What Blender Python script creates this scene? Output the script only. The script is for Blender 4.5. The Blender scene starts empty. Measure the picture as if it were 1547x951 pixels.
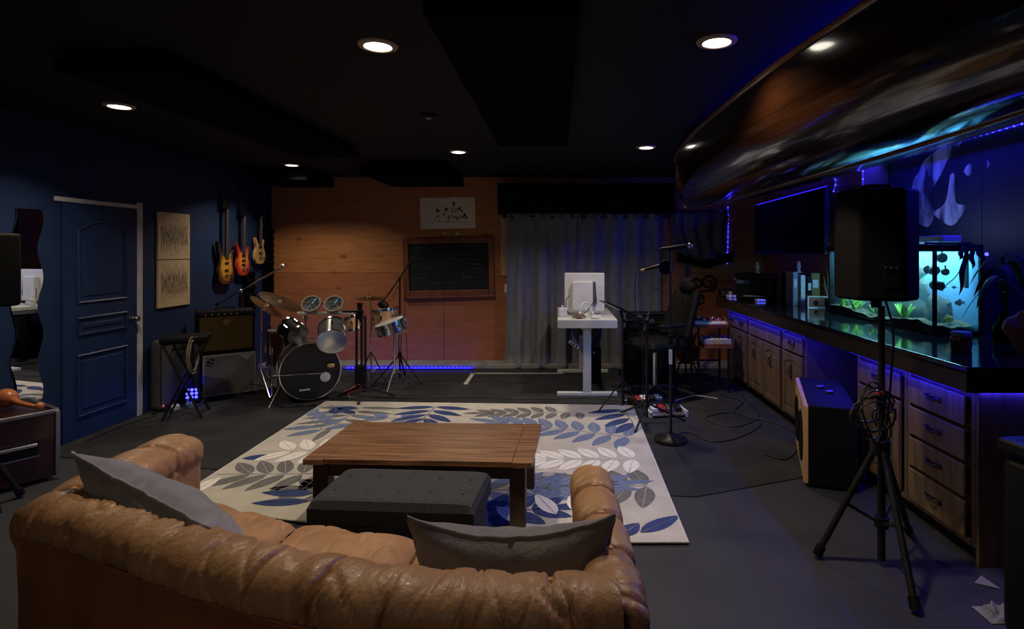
import bpy, bmesh, math, random
from mathutils import Vector, Matrix, noise
random.seed(7)
C = bpy.context.scene.collection
SC = bpy.context.scene
R = math.radians
# ---------------------------------------------------------------- camera
cd = bpy.data.cameras.new('camera'); cam = bpy.data.objects.new('camera', cd); C.objects.link(cam)
cam.location = (0, 0, 1.62); cam.rotation_euler = (R(90), 0, 0)
cd.sensor_width = 36; cd.lens = 36 * 850 / 1547
cd.shift_x = -71.5 / 1547; cd.shift_y = -95.5 / 1547
cd.clip_start = 0.05; cd.clip_end = 60
SC.camera = cam
# ---------------------------------------------------------------- world, lamps, exposure
w = bpy.data.worlds.new('world'); SC.world = w; w.use_nodes = True
w.node_tree.nodes['Background'].inputs[0].default_value = (0.55, 0.6, 0.8, 1)
w.node_tree.nodes['Background'].inputs[1].default_value = 0.004
SC.view_settings.view_transform = 'Standard'; SC.view_settings.look = 'None'
SC.view_settings.gamma = 1; SC.view_settings.use_curve_mapping = False
SC.view_settings.exposure = 0.0
CAN_W = 15.5
BLUE = (0.02, 0.015, 1.0)
def area(name, loc, sx, sy, power, color, rot=(0, 0, 0), spread=180, shape='RECTANGLE'):
    l = bpy.data.lights.new(name, 'AREA'); l.shape = shape; l.size = sx
    if shape == 'RECTANGLE': l.size_y = sy
    l.energy = power; l.color = color; l.spread = R(spread)
    o = bpy.data.objects.new(name, l); C.objects.link(o); o.location = loc; o.rotation_euler = rot
    return o
CANS = [(-3.3, 6.94), (-3.23, 4.13), (-1.08, 6.02), (-.94, 2.915), (.89, 5.76), (.80, 2.86)]
for x, y in CANS:
    area('can_lamp', (x, y, 2.664), .13, 0, CAN_W, (1, .83, .63), shape='DISK', spread=128)
# light emitting diode strips (the strips themselves are built further down)
area('counter_strip_lamp', (2.062, 6.0, .897), .012, 2.2, 5.0, BLUE, (0, R(-50), 0))
area('counter_strip_lamp', (2.062, 3.48, .897), .012, 1.1, 3.0, BLUE, (0, R(-50), 0))
area('counter_end_lamp', (2.6, 2.868, .898), .9, .012, 1.6, BLUE)
area('knee_space_lamp', (2.2, 4.47, .898), .3, .7, 6.0, BLUE)
area('tv_strip_lamp', (2.78, 6.5, 2.28), .05, 2.0, 1.6, BLUE, (0, R(180), 0))
area('wall_top_strip_lamp', (3.12, 4.0, 2.50), .03, 2.8, 40, BLUE, (0, R(55), 0))
area('canoe_strip_lamp', (1.54, 3.3, 2.50), .05, 2.8, 9, BLUE, (R(180), 0, 0))
area('rear_fill_lamp', (-1.2, -.9, 2.5), 1.2, .6, 7, (1, .80, .60), (R(35), 0, 0))  # unseen fill behind the camera, added to lift the sofa back
area('light_bar_leak', (2.80, 4.45, 1.74), .12, .6, 1.6, (.50, .60, 1.0), (0, R(-120), 0))
area('corner_strip_lamp', (2.30, 8.02, 1.9), .02, .9, 1.0, BLUE, (R(-90), 0, 0))
area('skirting_strip_lamp', (-2.05, 7.58, .09), 1.6, .02, 1.7, BLUE, (R(90), 0, 0))
area('par_lamp', (-3.93, 5.98, .16), .09, .09, 1.2, BLUE, (R(75), 0, R(20)))
area('drum_corner_lamp', (-3.62, 7.2, .2), .08, .08, 1.6, (.10, .03, 1), (R(115), 0, R(-20)))
area('aquarium_lamp', (2.775, 4.66, 1.632), .26, 1.4, 21.0, (.34, .80, 1.0))

# ---------------------------------------------------------------- materials
def mat(name, c1, c2=None, rough=.6, metal=0., scale=6., stretch=(1, 1, 1), bump=0., bscale=None, detail=4., coat=0., spec=.5,
        sheen=0., contrast=(.35, .65)):
    m = bpy.data.materials.new(name); m.use_nodes = True
    nt = m.node_tree; b = nt.nodes['Principled BSDF']; L = nt.links
    c2 = c2 or tuple(v * .8 for v in c1)
    tc = nt.nodes.new('ShaderNodeTexCoord'); mp = nt.nodes.new('ShaderNodeMapping'); mp.inputs['Scale'].default_value = stretch
    L.new(tc.outputs['Object'], mp.inputs['Vector'])
    n = nt.nodes.new('ShaderNodeTexNoise'); n.inputs['Scale'].default_value = scale; n.inputs['Detail'].default_value = detail
    L.new(mp.outputs[0], n.inputs['Vector'])
    cr = nt.nodes.new('ShaderNodeValToRGB')
    cr.color_ramp.elements[0].position = contrast[0]; cr.color_ramp.elements[1].position = contrast[1]
    cr.color_ramp.elements[0].color = (*c2, 1); cr.color_ramp.elements[1].color = (*c1, 1)
    L.new(n.outputs['Fac'], cr.inputs[0]); L.new(cr.outputs[0], b.inputs['Base Color'])
    b.inputs['Roughness'].default_value = rough; b.inputs['Metallic'].default_value = metal
    b.inputs['Coat Weight'].default_value = coat; b.inputs['Coat Roughness'].default_value = .08
    b.inputs['Specular IOR Level'].default_value = spec
    if sheen: b.inputs['Sheen Weight'].default_value = sheen
    if bump:
        n2 = nt.nodes.new('ShaderNodeTexNoise'); n2.inputs['Scale'].default_value = bscale or scale * 4; n2.inputs['Detail'].default_value = 3
        L.new(mp.outputs[0], n2.inputs['Vector'])
        bp = nt.nodes.new('ShaderNodeBump'); bp.inputs['Strength'].default_value = bump; bp.inputs['Distance'].default_value = .01
        L.new(n2.outputs['Fac'], bp.inputs['Height']); L.new(bp.outputs[0], b.inputs['Normal'])
    return m
def emit(name, color, strength):
    m = bpy.data.materials.new(name); m.use_nodes = True; nt = m.node_tree
    nt.nodes.remove(nt.nodes['Principled BSDF'])
    e = nt.nodes.new('ShaderNodeEmission'); e.inputs[0].default_value = (*color, 1); e.inputs[1].default_value = strength
    nt.links.new(e.outputs[0], nt.nodes['Material Output'].inputs[0])
    return m
def burst(name, stops, radii, rough=.25):
    """finish sprayed in rings about the middle of a guitar body"""
    m = bpy.data.materials.new(name); m.use_nodes = True; nt = m.node_tree; b = nt.nodes['Principled BSDF']; L = nt.links
    tc = nt.nodes.new('ShaderNodeTexCoord'); mp = nt.nodes.new('ShaderNodeMapping'); mp.inputs['Scale'].default_value = (1 / radii[0], 0, 1 / radii[1])
    L.new(tc.outputs['Object'], mp.inputs[0])
    ln = nt.nodes.new('ShaderNodeVectorMath'); ln.operation = 'LENGTH'; L.new(mp.outputs[0], ln.inputs[0])
    cr = nt.nodes.new('ShaderNodeValToRGB')
    while len(cr.color_ramp.elements) < len(stops): cr.color_ramp.elements.new(.5)
    for e, (p, c) in zip(cr.color_ramp.elements, stops): e.position = p; e.color = (*c, 1)
    L.new(ln.outputs['Value'], cr.inputs[0]); L.new(cr.outputs[0], b.inputs['Base Color'])
    b.inputs['Roughness'].default_value = rough; b.inputs['Coat Weight'].default_value = .5
    return m
def clear(name, tint, gloss=.06, alpha=.92):
    """thin clear sheet: mostly passes light, mirrors a little"""
    m = bpy.data.materials.new(name); m.use_nodes = True; nt = m.node_tree; L = nt.links
    nt.nodes.remove(nt.nodes['Principled BSDF'])
    t = nt.nodes.new('ShaderNodeBsdfTransparent'); t.inputs[0].default_value = (*tint, 1)
    g = nt.nodes.new('ShaderNodeBsdfGlossy'); g.inputs['Roughness'].default_value = .02
    lw = nt.nodes.new('ShaderNodeLayerWeight'); pw = nt.nodes.new('ShaderNodeMath'); pw.operation = 'POWER'; pw.inputs[1].default_value = 5
    L.new(lw.outputs['Facing'], pw.inputs[0]); fr = nt.nodes.new('ShaderNodeMath'); fr.operation = 'MULTIPLY_ADD'; fr.inputs[1].default_value = .5; fr.inputs[2].default_value = .03; L.new(pw.outputs[0], fr.inputs[0])
    x = nt.nodes.new('ShaderNodeMixShader'); L.new(fr.outputs[0], x.inputs[0]); L.new(t.outputs[0], x.inputs[1]); L.new(g.outputs[0], x.inputs[2])
    L.new(x.outputs[0], nt.nodes['Material Output'].inputs[0])
    return m

M = {}
M['carpet'] = mat('carpet', (.036, .037, .037), (.024, .025, .026), .95, scale=3, bump=.5, bscale=220, spec=.15)
M['slab'] = mat('painted_concrete', (.036, .037, .040), (.026, .027, .030), .62, scale=2.2, bump=.08, bscale=60, spec=.3)
M['ceil'] = mat('ceiling_black', (.009, .0085, .009), (.006, .006, .0065), .75, scale=2, bump=.1, bscale=40, spec=.25)
M['cloud'] = mat('black_foam', (.003, .003, .0032), (.002, .002, .0022), .98, scale=30, bump=.3, bscale=120, spec=.05)
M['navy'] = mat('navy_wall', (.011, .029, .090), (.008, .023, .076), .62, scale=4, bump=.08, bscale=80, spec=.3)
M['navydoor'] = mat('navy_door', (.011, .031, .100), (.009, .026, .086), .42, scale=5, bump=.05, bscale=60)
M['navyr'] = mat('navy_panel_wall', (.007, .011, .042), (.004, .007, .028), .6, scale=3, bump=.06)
M['casing'] = mat('white_trim', (.55, .55, .56), (.44, .44, .46), .5, scale=8, bump=.04)
M['plypale'] = mat('pale_ply', (.62, .40, .22), (.50, .30, .15), .55, scale=5, stretch=(6, 1, .6), bump=.05)
def plywood(name, a, b, knots=True):
    m = bpy.data.materials.new(name); m.use_nodes = True; nt = m.node_tree; bs = nt.nodes['Principled BSDF']; L = nt.links
    tc = nt.nodes.new('ShaderNodeTexCoord'); mp = nt.nodes.new('ShaderNodeMapping'); mp.inputs['Scale'].default_value = (.7, .7, 5)
    L.new(tc.outputs['Object'], mp.inputs[0])
    n = nt.nodes.new('ShaderNodeTexNoise'); n.inputs['Scale'].default_value = 3; n.inputs['Detail'].default_value = 6; n.inputs['Distortion'].default_value = 1.2
    L.new(mp.outputs[0], n.inputs['Vector'])
    cr = nt.nodes.new('ShaderNodeValToRGB'); cr.color_ramp.elements[0].position = .3; cr.color_ramp.elements[1].position = .72
    cr.color_ramp.elements[0].color = (*b, 1); cr.color_ramp.elements[1].color = (*a, 1); L.new(n.outputs['Fac'], cr.inputs[0])
    v = nt.nodes.new('ShaderNodeTexVoronoi'); v.inputs['Scale'].default_value = 3.1; v.inputs['Randomness'].default_value = 1
    mv = nt.nodes.new('ShaderNodeMapping'); mv.inputs['Scale'].default_value = (.8, 1, 1.25); L.new(tc.outputs['Object'], mv.inputs[0]); L.new(mv.outputs[0], v.inputs['Vector'])
    k = nt.nodes.new('ShaderNodeValToRGB'); k.color_ramp.elements[0].position = .06; k.color_ramp.elements[1].position = .16
    k.color_ramp.elements[0].color = (.75, .75, .75, 1); k.color_ramp.elements[1].color = (0, 0, 0, 1); L.new(v.outputs['Distance'], k.inputs[0])
    mx = nt.nodes.new('ShaderNodeMixRGB'); L.new(k.outputs[0], mx.inputs[0]); L.new(cr.outputs[0], mx.inputs[1]); mx.inputs[2].default_value = (b[0] * .35, b[1] * .28, b[2] * .25, 1)
    L.new(mx.outputs[0], bs.inputs['Base Color']); bs.inputs['Roughness'].default_value = .5; bs.inputs['Specular IOR Level'].default_value = .35
    bp = nt.nodes.new('ShaderNodeBump'); bp.inputs['Strength'].default_value = .1; bp.inputs['Distance'].default_value = .004
    L.new(n.outputs['Fac'], bp.inputs['Height']); L.new(bp.outputs[0], bs.inputs['Normal'])
    return m
M['ply1'] = plywood('plywood_amber', (.50, .215, .070), (.36, .140, .042))
M['ply2'] = plywood('plywood_red', (.43, .165, .055), (.32, .115, .038))
M['curb'] = mat('concrete_curb', (.30, .29, .26), (.20, .19, .17), .85, scale=7, bump=.3)
M['curtain'] = mat('grey_curtain', (.20, .205, .235), (.155, .16, .185), .85, scale=14, stretch=(1, 1, .3), bump=.15, bscale=300, sheen=.15)
M['sheer'] = mat('dark_sheer', (.16, .16, .20), (.11, .11, .15), .8, scale=9, bump=.2)
M['blackfab'] = mat('black_fabric', (.006, .006, .007), (.004, .004, .005), .95, scale=30, bump=.2, spec=.1)
M['black'] = mat('black_plastic', (.007, .007, .008), (.005, .005, .0055), .45, scale=20, bump=.08, bscale=200, spec=.2)
M['blackm'] = mat('black_metal', (.014, .014, .015), (.009, .009, .010), .38, metal=.2, scale=20)
M['tolex'] = mat('black_tolex', (.0065, .0065, .007), (.0045, .0045, .005), .65, scale=40, bump=.3, bscale=180, spec=.12)
M['chrome'] = mat('chrome', (.75, .75, .77), (.62, .62, .64), .16, metal=1, scale=10)
M['steel'] = mat('brushed_steel', (.45, .45, .47), (.32, .32, .34), .35, metal=1, scale=20, stretch=(1, 1, 12))
M['whitem'] = mat('white_coat', (.60, .63, .62), (.52, .55, .54), .4, scale=9)
M['whitep'] = mat('white_plastic', (.72, .74, .72), (.64, .66, .64), .35, scale=7)
M['paper'] = mat('paper', (.62, .60, .54), (.54, .52, .46), .85, scale=6, bump=.05)
M['poster'] = mat('poster_paper', (.86, .72, .50), (.76, .63, .43), .8, scale=5, bump=.05)
M['ink'] = mat('ink', (.02, .018, .015), (.03, .028, .02), .8)
M['chalk'] = mat('chalk', (.34, .36, .33), (.22, .24, .22), .95, scale=60)
M['slate'] = mat('chalkboard', (.014, .020, .017), (.019, .026, .022), .75, scale=3, spec=.2)
M['oakframe'] = mat('red_oak', (.24, .075, .028), (.15, .045, .018), .45, scale=5, stretch=(2, 2, 2), bump=.1, coat=.2)
M['canvas'] = mat('tan_canvas', (.56, .42, .27), (.49, .36, .225), .85, scale=60, bump=.2, bscale=300)
M['brown'] = mat('dark_brown_ink', (.05, .035, .022), (.035, .024, .016), .8)
M['leather'] = mat('tan_leather', (.41, .232, .115), (.29, .152, .070), .46, scale=7, bump=.30, bscale=55, detail=7, coat=.03, spec=.4, contrast=(.3, .7))
M['leatherback'] = mat('tan_leather_panel', (.30, .115, .045), (.22, .08, .030), .5, scale=5, bump=.15, bscale=90)
M['button'] = mat('leather_button', (.52, .27, .11), (.42, .2, .08), .3, scale=20)
M['velvet'] = mat('grey_velvet', (.23, .23, .255), (.16, .16, .18), .8, scale=9, bump=.25, bscale=60, sheen=.5)
M['velvet2'] = mat('grey_velvet_warm', (.165, .155, .150), (.12, .112, .11), .8, scale=9, bump=.25, bscale=60, sheen=.35)
M['linen'] = mat('charcoal_linen', (.062, .066, .070), (.036, .039, .042), .95, scale=160, stretch=(1, 1, 1), bump=.6, bscale=260, spec=.1)
M['walnut'] = mat('table_wood', (.31, .152, .064), (.085, .037, .016), .40, scale=4, stretch=(.6, 16, 8), bump=.25, bscale=14, coat=.15)
M['walnutdk'] = mat('table_wood_dark', (.070, .032, .016), (.035, .016, .009), .5, scale=5, stretch=(6, 6, .8), bump=.2)
M['rug'] = mat('rug_pile', (.55, .52, .45), (.47, .445, .38), .95, scale=6, bump=.5, bscale=160, spec=.1)
M['scrap'] = mat('grey_scrap', (.24, .24, .23), (.18, .18, .17), .9, scale=9)
M['rugedge'] = mat('rug_binding', (.62, .60, .56), (.52, .50, .46), .9, scale=30, bump=.2)
M['lwhite'] = mat('leaf_white', (.86, .83, .75), (.78, .75, .67), .95, scale=30, bump=.4, bscale=160, spec=.1)
M['lgrey'] = mat('leaf_grey', (.185, .180, .172), (.135, .132, .128), .95, scale=30, bump=.4, bscale=160, spec=.1)
M['lnavy'] = mat('leaf_navy', (.050, .075, .20), (.036, .055, .155), .95, scale=30, bump=.4, bscale=160, spec=.1)
M['lblue'] = mat('leaf_blue', (.185, .235, .36), (.14, .185, .30), .95, scale=30, bump=.4, bscale=160, spec=.1)
M['grille'] = mat('brown_grille', (.105, .070, .024), (.075, .050, .016), .9, scale=80, bump=.4, bscale=260, spec=.1)
M['silver'] = mat('silver_grille', (.34, .33, .30), (.24, .23, .21), .5, metal=.3, scale=30)
M['greypad'] = mat('grey_pad', (.055, .055, .058), (.040, .040, .043), .9, scale=12, bump=.2)
M['shell'] = mat('grey_drum_shell', (.085, .088, .085), (.05, .052, .05), .3, scale=5, stretch=(1, 1, 6), coat=.4)
M['redshell'] = mat('dark_red_shell', (.045, .010, .012), (.02, .005, .006), .3, scale=5, coat=.4)
M['head'] = mat('tan_drum_head', (.74, .45, .15), (.56, .32, .10), .75, scale=6)
M['blackhead'] = mat('black_drum_head', (.010, .011, .010), (.007, .008, .007), .38, scale=4)
M['brass'] = mat('bronze_cymbal', (.34, .24, .12), (.22, .15, .07), .3, metal=1, scale=12)
M['cymdark'] = mat('dark_cymbal', (.16, .12, .09), (.10, .075, .055), .35, metal=1, scale=12)
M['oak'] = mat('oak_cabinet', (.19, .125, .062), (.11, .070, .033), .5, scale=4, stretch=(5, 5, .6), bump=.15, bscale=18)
M['oakdk'] = mat('oak_dark', (.10, .062, .03), (.07, .042, .02), .6, scale=5)  # darker oak tone for carcasses and wall cores
M['counter'] = mat('black_counter', (.010, .010, .011), (.016, .016, .017), .09, scale=50, coat=.3)
M['nosing'] = mat('counter_edge', (.030, .020, .013), (.020, .013, .009), .3, scale=5, stretch=(6, .5, 6))
M['pewter'] = mat('pewter_pull', (.10, .095, .09), (.05, .048, .045), .35, metal=.9, scale=30)
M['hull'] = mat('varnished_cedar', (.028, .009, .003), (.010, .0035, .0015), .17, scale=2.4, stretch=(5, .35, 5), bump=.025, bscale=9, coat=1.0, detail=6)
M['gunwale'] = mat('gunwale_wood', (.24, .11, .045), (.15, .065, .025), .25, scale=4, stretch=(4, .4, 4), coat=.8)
M['tvglass'] = mat('screen_glass', (.0015, .0015, .0015), (.001, .001, .001), .5, scale=3, spec=.02)
M['orange'] = mat('turned_wood', (.50, .17, .055), (.36, .11, .035), .4, scale=9, coat=.2)
M['mirror'] = mat('mirror_glass', (.86, .88, .88), (.86, .88, .88), .01, metal=1)
M['bead'] = emit('blue_diode', (.03, .03, 1.0), 9.0)
M['strip'] = emit('blue_strip', (.02, .012, 1.0), 2.2)
M['lens'] = emit('lamp_lens', (1, .93, .80), 7.0)
M['redled'] = emit('red_diode', (1, .05, .03), 3.0)
M['trimring'] = mat('lamp_trim', (.50, .40, .30), (.42, .33, .25), .4, scale=12)
M['copper'] = mat('copper', (.55, .30, .16), (.4, .2, .1), .3, metal=1)
M['rock'] = mat('aquarium_rock', (.16, .18, .14), (.06, .075, .055), .9, scale=7, bump=.8, bscale=20)
M['palerock'] = mat('pale_rock', (.55, .55, .46), (.36, .36, .30), .8, scale=9, bump=.5)
M['sand'] = mat('gravel', (.26, .28, .16), (.10, .12, .07), .95, scale=60, bump=.8, bscale=90)
M['waterweed'] = mat('water_plant', (.42, .80, .10), (.20, .50, .05), .5, scale=9)
M['fish_y'] = mat('yellow_fish', (.85, .80, .05), (.75, .62, .04), .35, scale=9)
M['fish_d'] = mat('dark_fish', (.04, .04, .06), (.02, .02, .03), .35, scale=9)
M['tankback'] = mat('aquarium_backing', (.17, .42, .80), (.14, .38, .74), .8, scale=2)
M['glass'] = clear('aquarium_glass', (.95, .99, .98))
M['plantleaf'] = mat('dark_leaf', (.018, .055, .020), (.010, .030, .012), .6, scale=9, bump=.1, spec=.15)
M['terra'] = mat('terracotta_rock', (.30, .13, .075), (.17, .07, .04), .85, scale=6, bump=.7)
M['yellowbook'] = mat('olive_binder', (.24, .19, .035), (.19, .15, .028), .6, scale=9)
M['greybook'] = mat('grey_binder', (.33, .34, .36), (.26, .27, .29), .6, scale=9)
M['redsynth'] = mat('red_synth_panel', (.24, .055, .06), (.16, .035, .04), .45, scale=9)
M['redwood'] = mat('reddish_wood', (.30, .11, .05), (.20, .07, .03), .5, scale=6, stretch=(1, 6, 6))
M['redpl'] = mat('red_plastic', (.45, .03, .02), (.35, .02, .015), .4)
M['yellowt'] = mat('yellow_tape', (.75, .55, .06), (.65, .46, .05), .6)
M['tape'] = mat('white_tape', (.52, .52, .48), (.40, .40, .37), .7, scale=14, bump=.1)
M['cable'] = mat('black_cable', (.010, .010, .011), (.007, .007, .008), .55, scale=30)
M['wcable'] = mat('white_cable', (.48, .48, .46), (.40, .40, .38), .5, scale=30)
M['tcable'] = mat('tan_cable', (.26, .20, .12), (.14, .11, .07), .7, scale=90)
M['light_patch'] = mat('painted_tank_light', (.42, .46, .62), (.010, .014, .045), .7, scale=6, stretch=(1, 1.6, .5), detail=8, contrast=(.40, .64))  # pale tone stands for tank light falling on the wall
M['fret'] = mat('fretboard', (.085, .052, .036), (.055, .034, .024), .5, scale=8)
M['natural'] = mat('natural_maple', (.50, .32, .12), (.42, .26, .09), .3, scale=5, stretch=(6, 1, 1), coat=.5)
M['burst_a'] = burst('tobacco_burst', [(0, (.62, .34, .05)), (.5, (.50, .24, .03)), (.8, (.10, .04, .012)), (1, (.012, .008, .006))], (.175, .22))
M['burst_b'] = burst('cherry_burst', [(0, (.80, .36, .05)), (.45, (.70, .20, .03)), (.8, (.45, .03, .015)), (1, (.22, .012, .012))], (.17, .20))

# ---------------------------------------------------------------- mesh helpers
class MB:
    def __init__(s): s.v = []; s.f = []; s.mi = []
    def add(s, vs, fs, mi=0):
        n = len(s.v); s.v += [tuple(v) for v in vs]; s.f += [tuple(i + n for i in f) for f in fs]; s.mi += [mi] * len(fs); return s
    def box(s, c, d, rz=0, mi=0, rx=0, ry=0):
        m = Matrix.Translation(c) @ Matrix.Rotation(rz, 4, 'Z') @ Matrix.Rotation(ry, 4, 'Y') @ Matrix.Rotation(rx, 4, 'X')
        vs = [m @ Vector((x * d[0] / 2, y * d[1] / 2, z * d[2] / 2)) for x in (-1, 1) for y in (-1, 1) for z in (-1, 1)]
        return s.add(vs, [(0, 1, 3, 2), (4, 6, 7, 5), (0, 4, 5, 1), (2, 3, 7, 6), (0, 2, 6, 4), (1, 5, 7, 3)], mi)
    def b2(s, a, b, mi=0):
        return s.box([(a[i] + b[i]) / 2 for i in range(3)], [abs(b[i] - a[i]) for i in range(3)], mi=mi)
    def tube(s, pts, r, seg=8, mi=0, closed=False, caps=True):
        P = [Vector(p) for p in pts]; n = len(P); rr = r if isinstance(r, (list, tuple)) else [r] * n
        T = []
        for i in range(n):
            a = P[i - 1] if (i or closed) else P[i]; b = P[(i + 1) % n] if (i < n - 1 or closed) else P[i]
            t = b - a; T.append(t.normalized() if t.length > 1e-9 else Vector((0, 0, 1)))
        u = T[0].orthogonal().normalized(); vs = []
        for i in range(n):
            if i:
                ax = T[i - 1].cross(T[i])
                if ax.length > 1e-7: u = Matrix.Rotation(T[i - 1].angle(T[i]), 3, ax.normalized()) @ u
            u = (u - T[i] * u.dot(T[i])).normalized(); w_ = T[i].cross(u)
            for k in range(seg):
                a = 2 * math.pi * k / seg; vs.append(P[i] + (u * math.cos(a) + w_ * math.sin(a)) * rr[i])
        fs = []
        for i in range(n if closed else n - 1):
            j = (i + 1) % n
            for k in range(seg): fs.append((i * seg + k, i * seg + (k + 1) % seg, j * seg + (k + 1) % seg, j * seg + k))
        if caps and not closed:
            fs.append(tuple(reversed(range(seg)))); fs.append(tuple((n - 1) * seg + k for k in range(seg)))
        return s.add(vs, fs, mi)
    def cyl(s, a, b, r, r2=None, seg=16, mi=0): return s.tube([a, b], [r, r if r2 is None else r2], seg, mi)
    def lathe(s, prof, seg=24, m=None, mi=0):
        m = m or Matrix.Identity(4); vs = []; fs = []; n = len(prof)
        for r, z in prof:
            for k in range(seg):
                a = 2 * math.pi * k / seg; vs.append(m @ Vector((max(r, 1e-5) * math.cos(a), max(r, 1e-5) * math.sin(a), z)))
        for i in range(n - 1):
            for k in range(seg): fs.append((i * seg + k, i * seg + (k + 1) % seg, (i + 1) * seg + (k + 1) % seg, (i + 1) * seg + k))
        fs.append(tuple(reversed(range(seg)))); fs.append(tuple((n - 1) * seg + k for k in range(seg)))
        return s.add(vs, fs, mi)
    def prism(s, poly, z0, z1, m=None, mi=0):
        m = m or Matrix.Identity(4); n = len(poly)
        vs = [m @ Vector((x, y, z0)) for x, y in poly] + [m @ Vector((x, y, z1)) for x, y in poly]
        fs = [tuple(reversed(range(n))), tuple(range(n, 2 * n))] + [(i, (i + 1) % n, n + (i + 1) % n, n + i) for i in range(n)]
        return s.add(vs, fs, mi)
    def ball(s, c, r, seg=16, rings=10, mi=0, m=None):
        r = r if isinstance(r, (list, tuple)) else (r, r, r); vs = []; fs = []
        for i in range(rings + 1):
            t = math.pi * i / rings
            for k in range(seg):
                a = 2 * math.pi * k / seg
                p = Vector((r[0] * math.sin(t) * math.cos(a), r[1] * math.sin(t) * math.sin(a), r[2] * math.cos(t)))
                vs.append(Vector(c) + ((m @ p) if m else p))
        for i in range(rings):
            for k in range(seg): fs.append((i * seg + k, (i + 1) * seg + k, (i + 1) * seg + (k + 1) % seg, i * seg + (k + 1) % seg))
        return s.add(vs, fs, mi)
    def grid(s, fn, nu, nv, cu=False, cv=False, mi=0):
        U = nu if cu else nu + 1; V = nv if cv else nv + 1
        vs = [fn(i / nu, j / nv) for i in range(U) for j in range(V)]
        fs = []
        for i in range(nu):
            for j in range(nv):
                a, b = i, (i + 1) % U if cu else i + 1; c, d = j, (j + 1) % V if cv else j + 1
                fs.append((a * V + c, b * V + c, b * V + d, a * V + d))
        return s.add(vs, fs, mi)
    def build(s, name, m, parent=None, smooth=False, bevel=0, seg=2, loc=None, rz=0, sub=0):
        me = bpy.data.meshes.new(name); me.from_pydata(s.v, [], s.f)
        ms = m if isinstance(m, (list, tuple)) else [m]
        for x in ms: me.materials.append(M[x] if isinstance(x, str) else x)
        if len(ms) > 1: me.polygons.foreach_set('material_index', s.mi)
        bm = bmesh.new(); bm.from_mesh(me); bmesh.ops.remove_doubles(bm, verts=bm.verts, dist=1e-6)
        bmesh.ops.recalc_face_normals(bm, faces=bm.faces); bm.to_mesh(me); bm.free()
        o = bpy.data.objects.new(name, me); C.objects.link(o)
        if parent: o.parent = parent
        if loc: o.location = loc
        if rz: o.rotation_euler.z = rz
        if bevel:
            b = o.modifiers.new('bevel', 'BEVEL'); b.width = bevel; b.segments = seg; b.limit_method = 'ANGLE'; b.angle_limit = R(40)
        if sub:
            b = o.modifiers.new('sub', 'SUBSURF'); b.levels = b.render_levels = sub
        if smooth:
            me.shade_smooth()
            if smooth != 'all': me.set_sharp_from_angle(angle=R(38))
        return o
def box(name, a, b, m, parent=None, bevel=.003, **k): return MB().b2(a, b).build(name, m, parent, bevel=bevel, **k)
def tag(o, label=None, cat=None, group=None, kind=None):
    if label: o['label'] = label
    if cat: o['category'] = cat
    if group: o['group'] = group
    if kind: o['kind'] = kind
    return o
def thing(name, label, cat, loc=(0, 0, 0), rz=0, group=None):
    o = bpy.data.objects.new(name, None); C.objects.link(o); o.location = loc; o.rotation_euler.z = rz
    o.empty_display_size = .1
    return tag(o, label, cat, group)
def struct(o, label=None):
    o['kind'] = 'structure'
    if label: o['label'] = label
    return o
def dup(root, loc, rz=0, label=None, group=None):
    r = root.copy(); C.objects.link(r); r.location = loc; r.rotation_euler.z = rz
    if label: r['label'] = label
    if group: r['group'] = group
    for ch in list(root.children):
        c = ch.copy(); C.objects.link(c); c.parent = r
        for g in ch.children:
            d = g.copy(); C.objects.link(d); d.parent = c
    return r
def spline(P, n):
    """Catmull-Rom through points, n samples"""
    P = [Vector(p) for p in P]; P = [P[0] * 2 - P[1]] + P + [P[-1] * 2 - P[-2]]; out = []; k = len(P) - 3
    for i in range(n):
        t = i / (n - 1) * k; j = min(int(t), k - 1); t -= j; a, b, c, d = P[j:j + 4]
        out.append(.5 * ((2 * b) + (c - a) * t + (2 * a - 5 * b + 4 * c - d) * t * t + (3 * b - a - 3 * c + d) * t ** 3))
    return out
def axis(origin, z, up=(0, 0, 1)):
    z = Vector(z).normalized(); x = Vector(up).cross(z)
    if x.length < 1e-4: x = Vector((1, 0, 0))
    x.normalize(); y = z.cross(x)
    return Matrix.Translation(origin) @ Matrix((x, y, z)).transposed().to_4x4()
# ================================================================= THE SETTING
CEIL = 2.69
struct(box('floor', (-4.4, -1.6, -.08), (3.4, 8.3, 0), 'slab', bevel=0), 'dark painted concrete floor of the room')
o = MB().prism([(-4.14, 4.46), (-2.2, 4.10), (-.5, 3.86), (.9, 3.70), (2.11, 4.16), (2.11, 7.36), (1.9, 7.44), (-4.14, 7.44)], .0, .007).build('trim_1', 'carpet')
struct(o, 'dark grey carpet laid over the middle of the floor')
struct(box('ceiling', (-4.4, -1.6, CEIL), (3.4, 8.3, CEIL + .1), 'ceil', bevel=0), 'black painted ceiling')
struct(box('wall_left', (-4.35, -1.6, 0), (-4.15, 8.3, CEIL), 'navy', bevel=0), 'navy blue painted wall with a door and guitars')
struct(box('wall_front', (-4.15, -1.6, 0), (3.2, -1.5, CEIL), 'navyr', bevel=0))
wb = struct(box('wall_back', (-4.15, 8.12, 0), (3.2, 8.3, CEIL), 'oakdk', bevel=0), 'back wall faced with plywood sheets')
for k, (x0, x1, z0, z1, m) in enumerate([(-4.145, -1.665, .05, 1.305, 'ply2'), (-1.66, .78, .05, 1.33, 'ply2'), (.785, 2.945, .05, 1.305, 'ply2'),
                                        (-4.145, -1.55, 1.31, CEIL, 'ply1'), (-1.545, .9, 1.335, CEIL, 'ply1'), (.905, 2.945, 1.31, CEIL, 'ply1')]):
    box('plywood_sheet', (x0, 8.1, z0), (x1, 8.118, z1), m, wb, bevel=.002)
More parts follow.
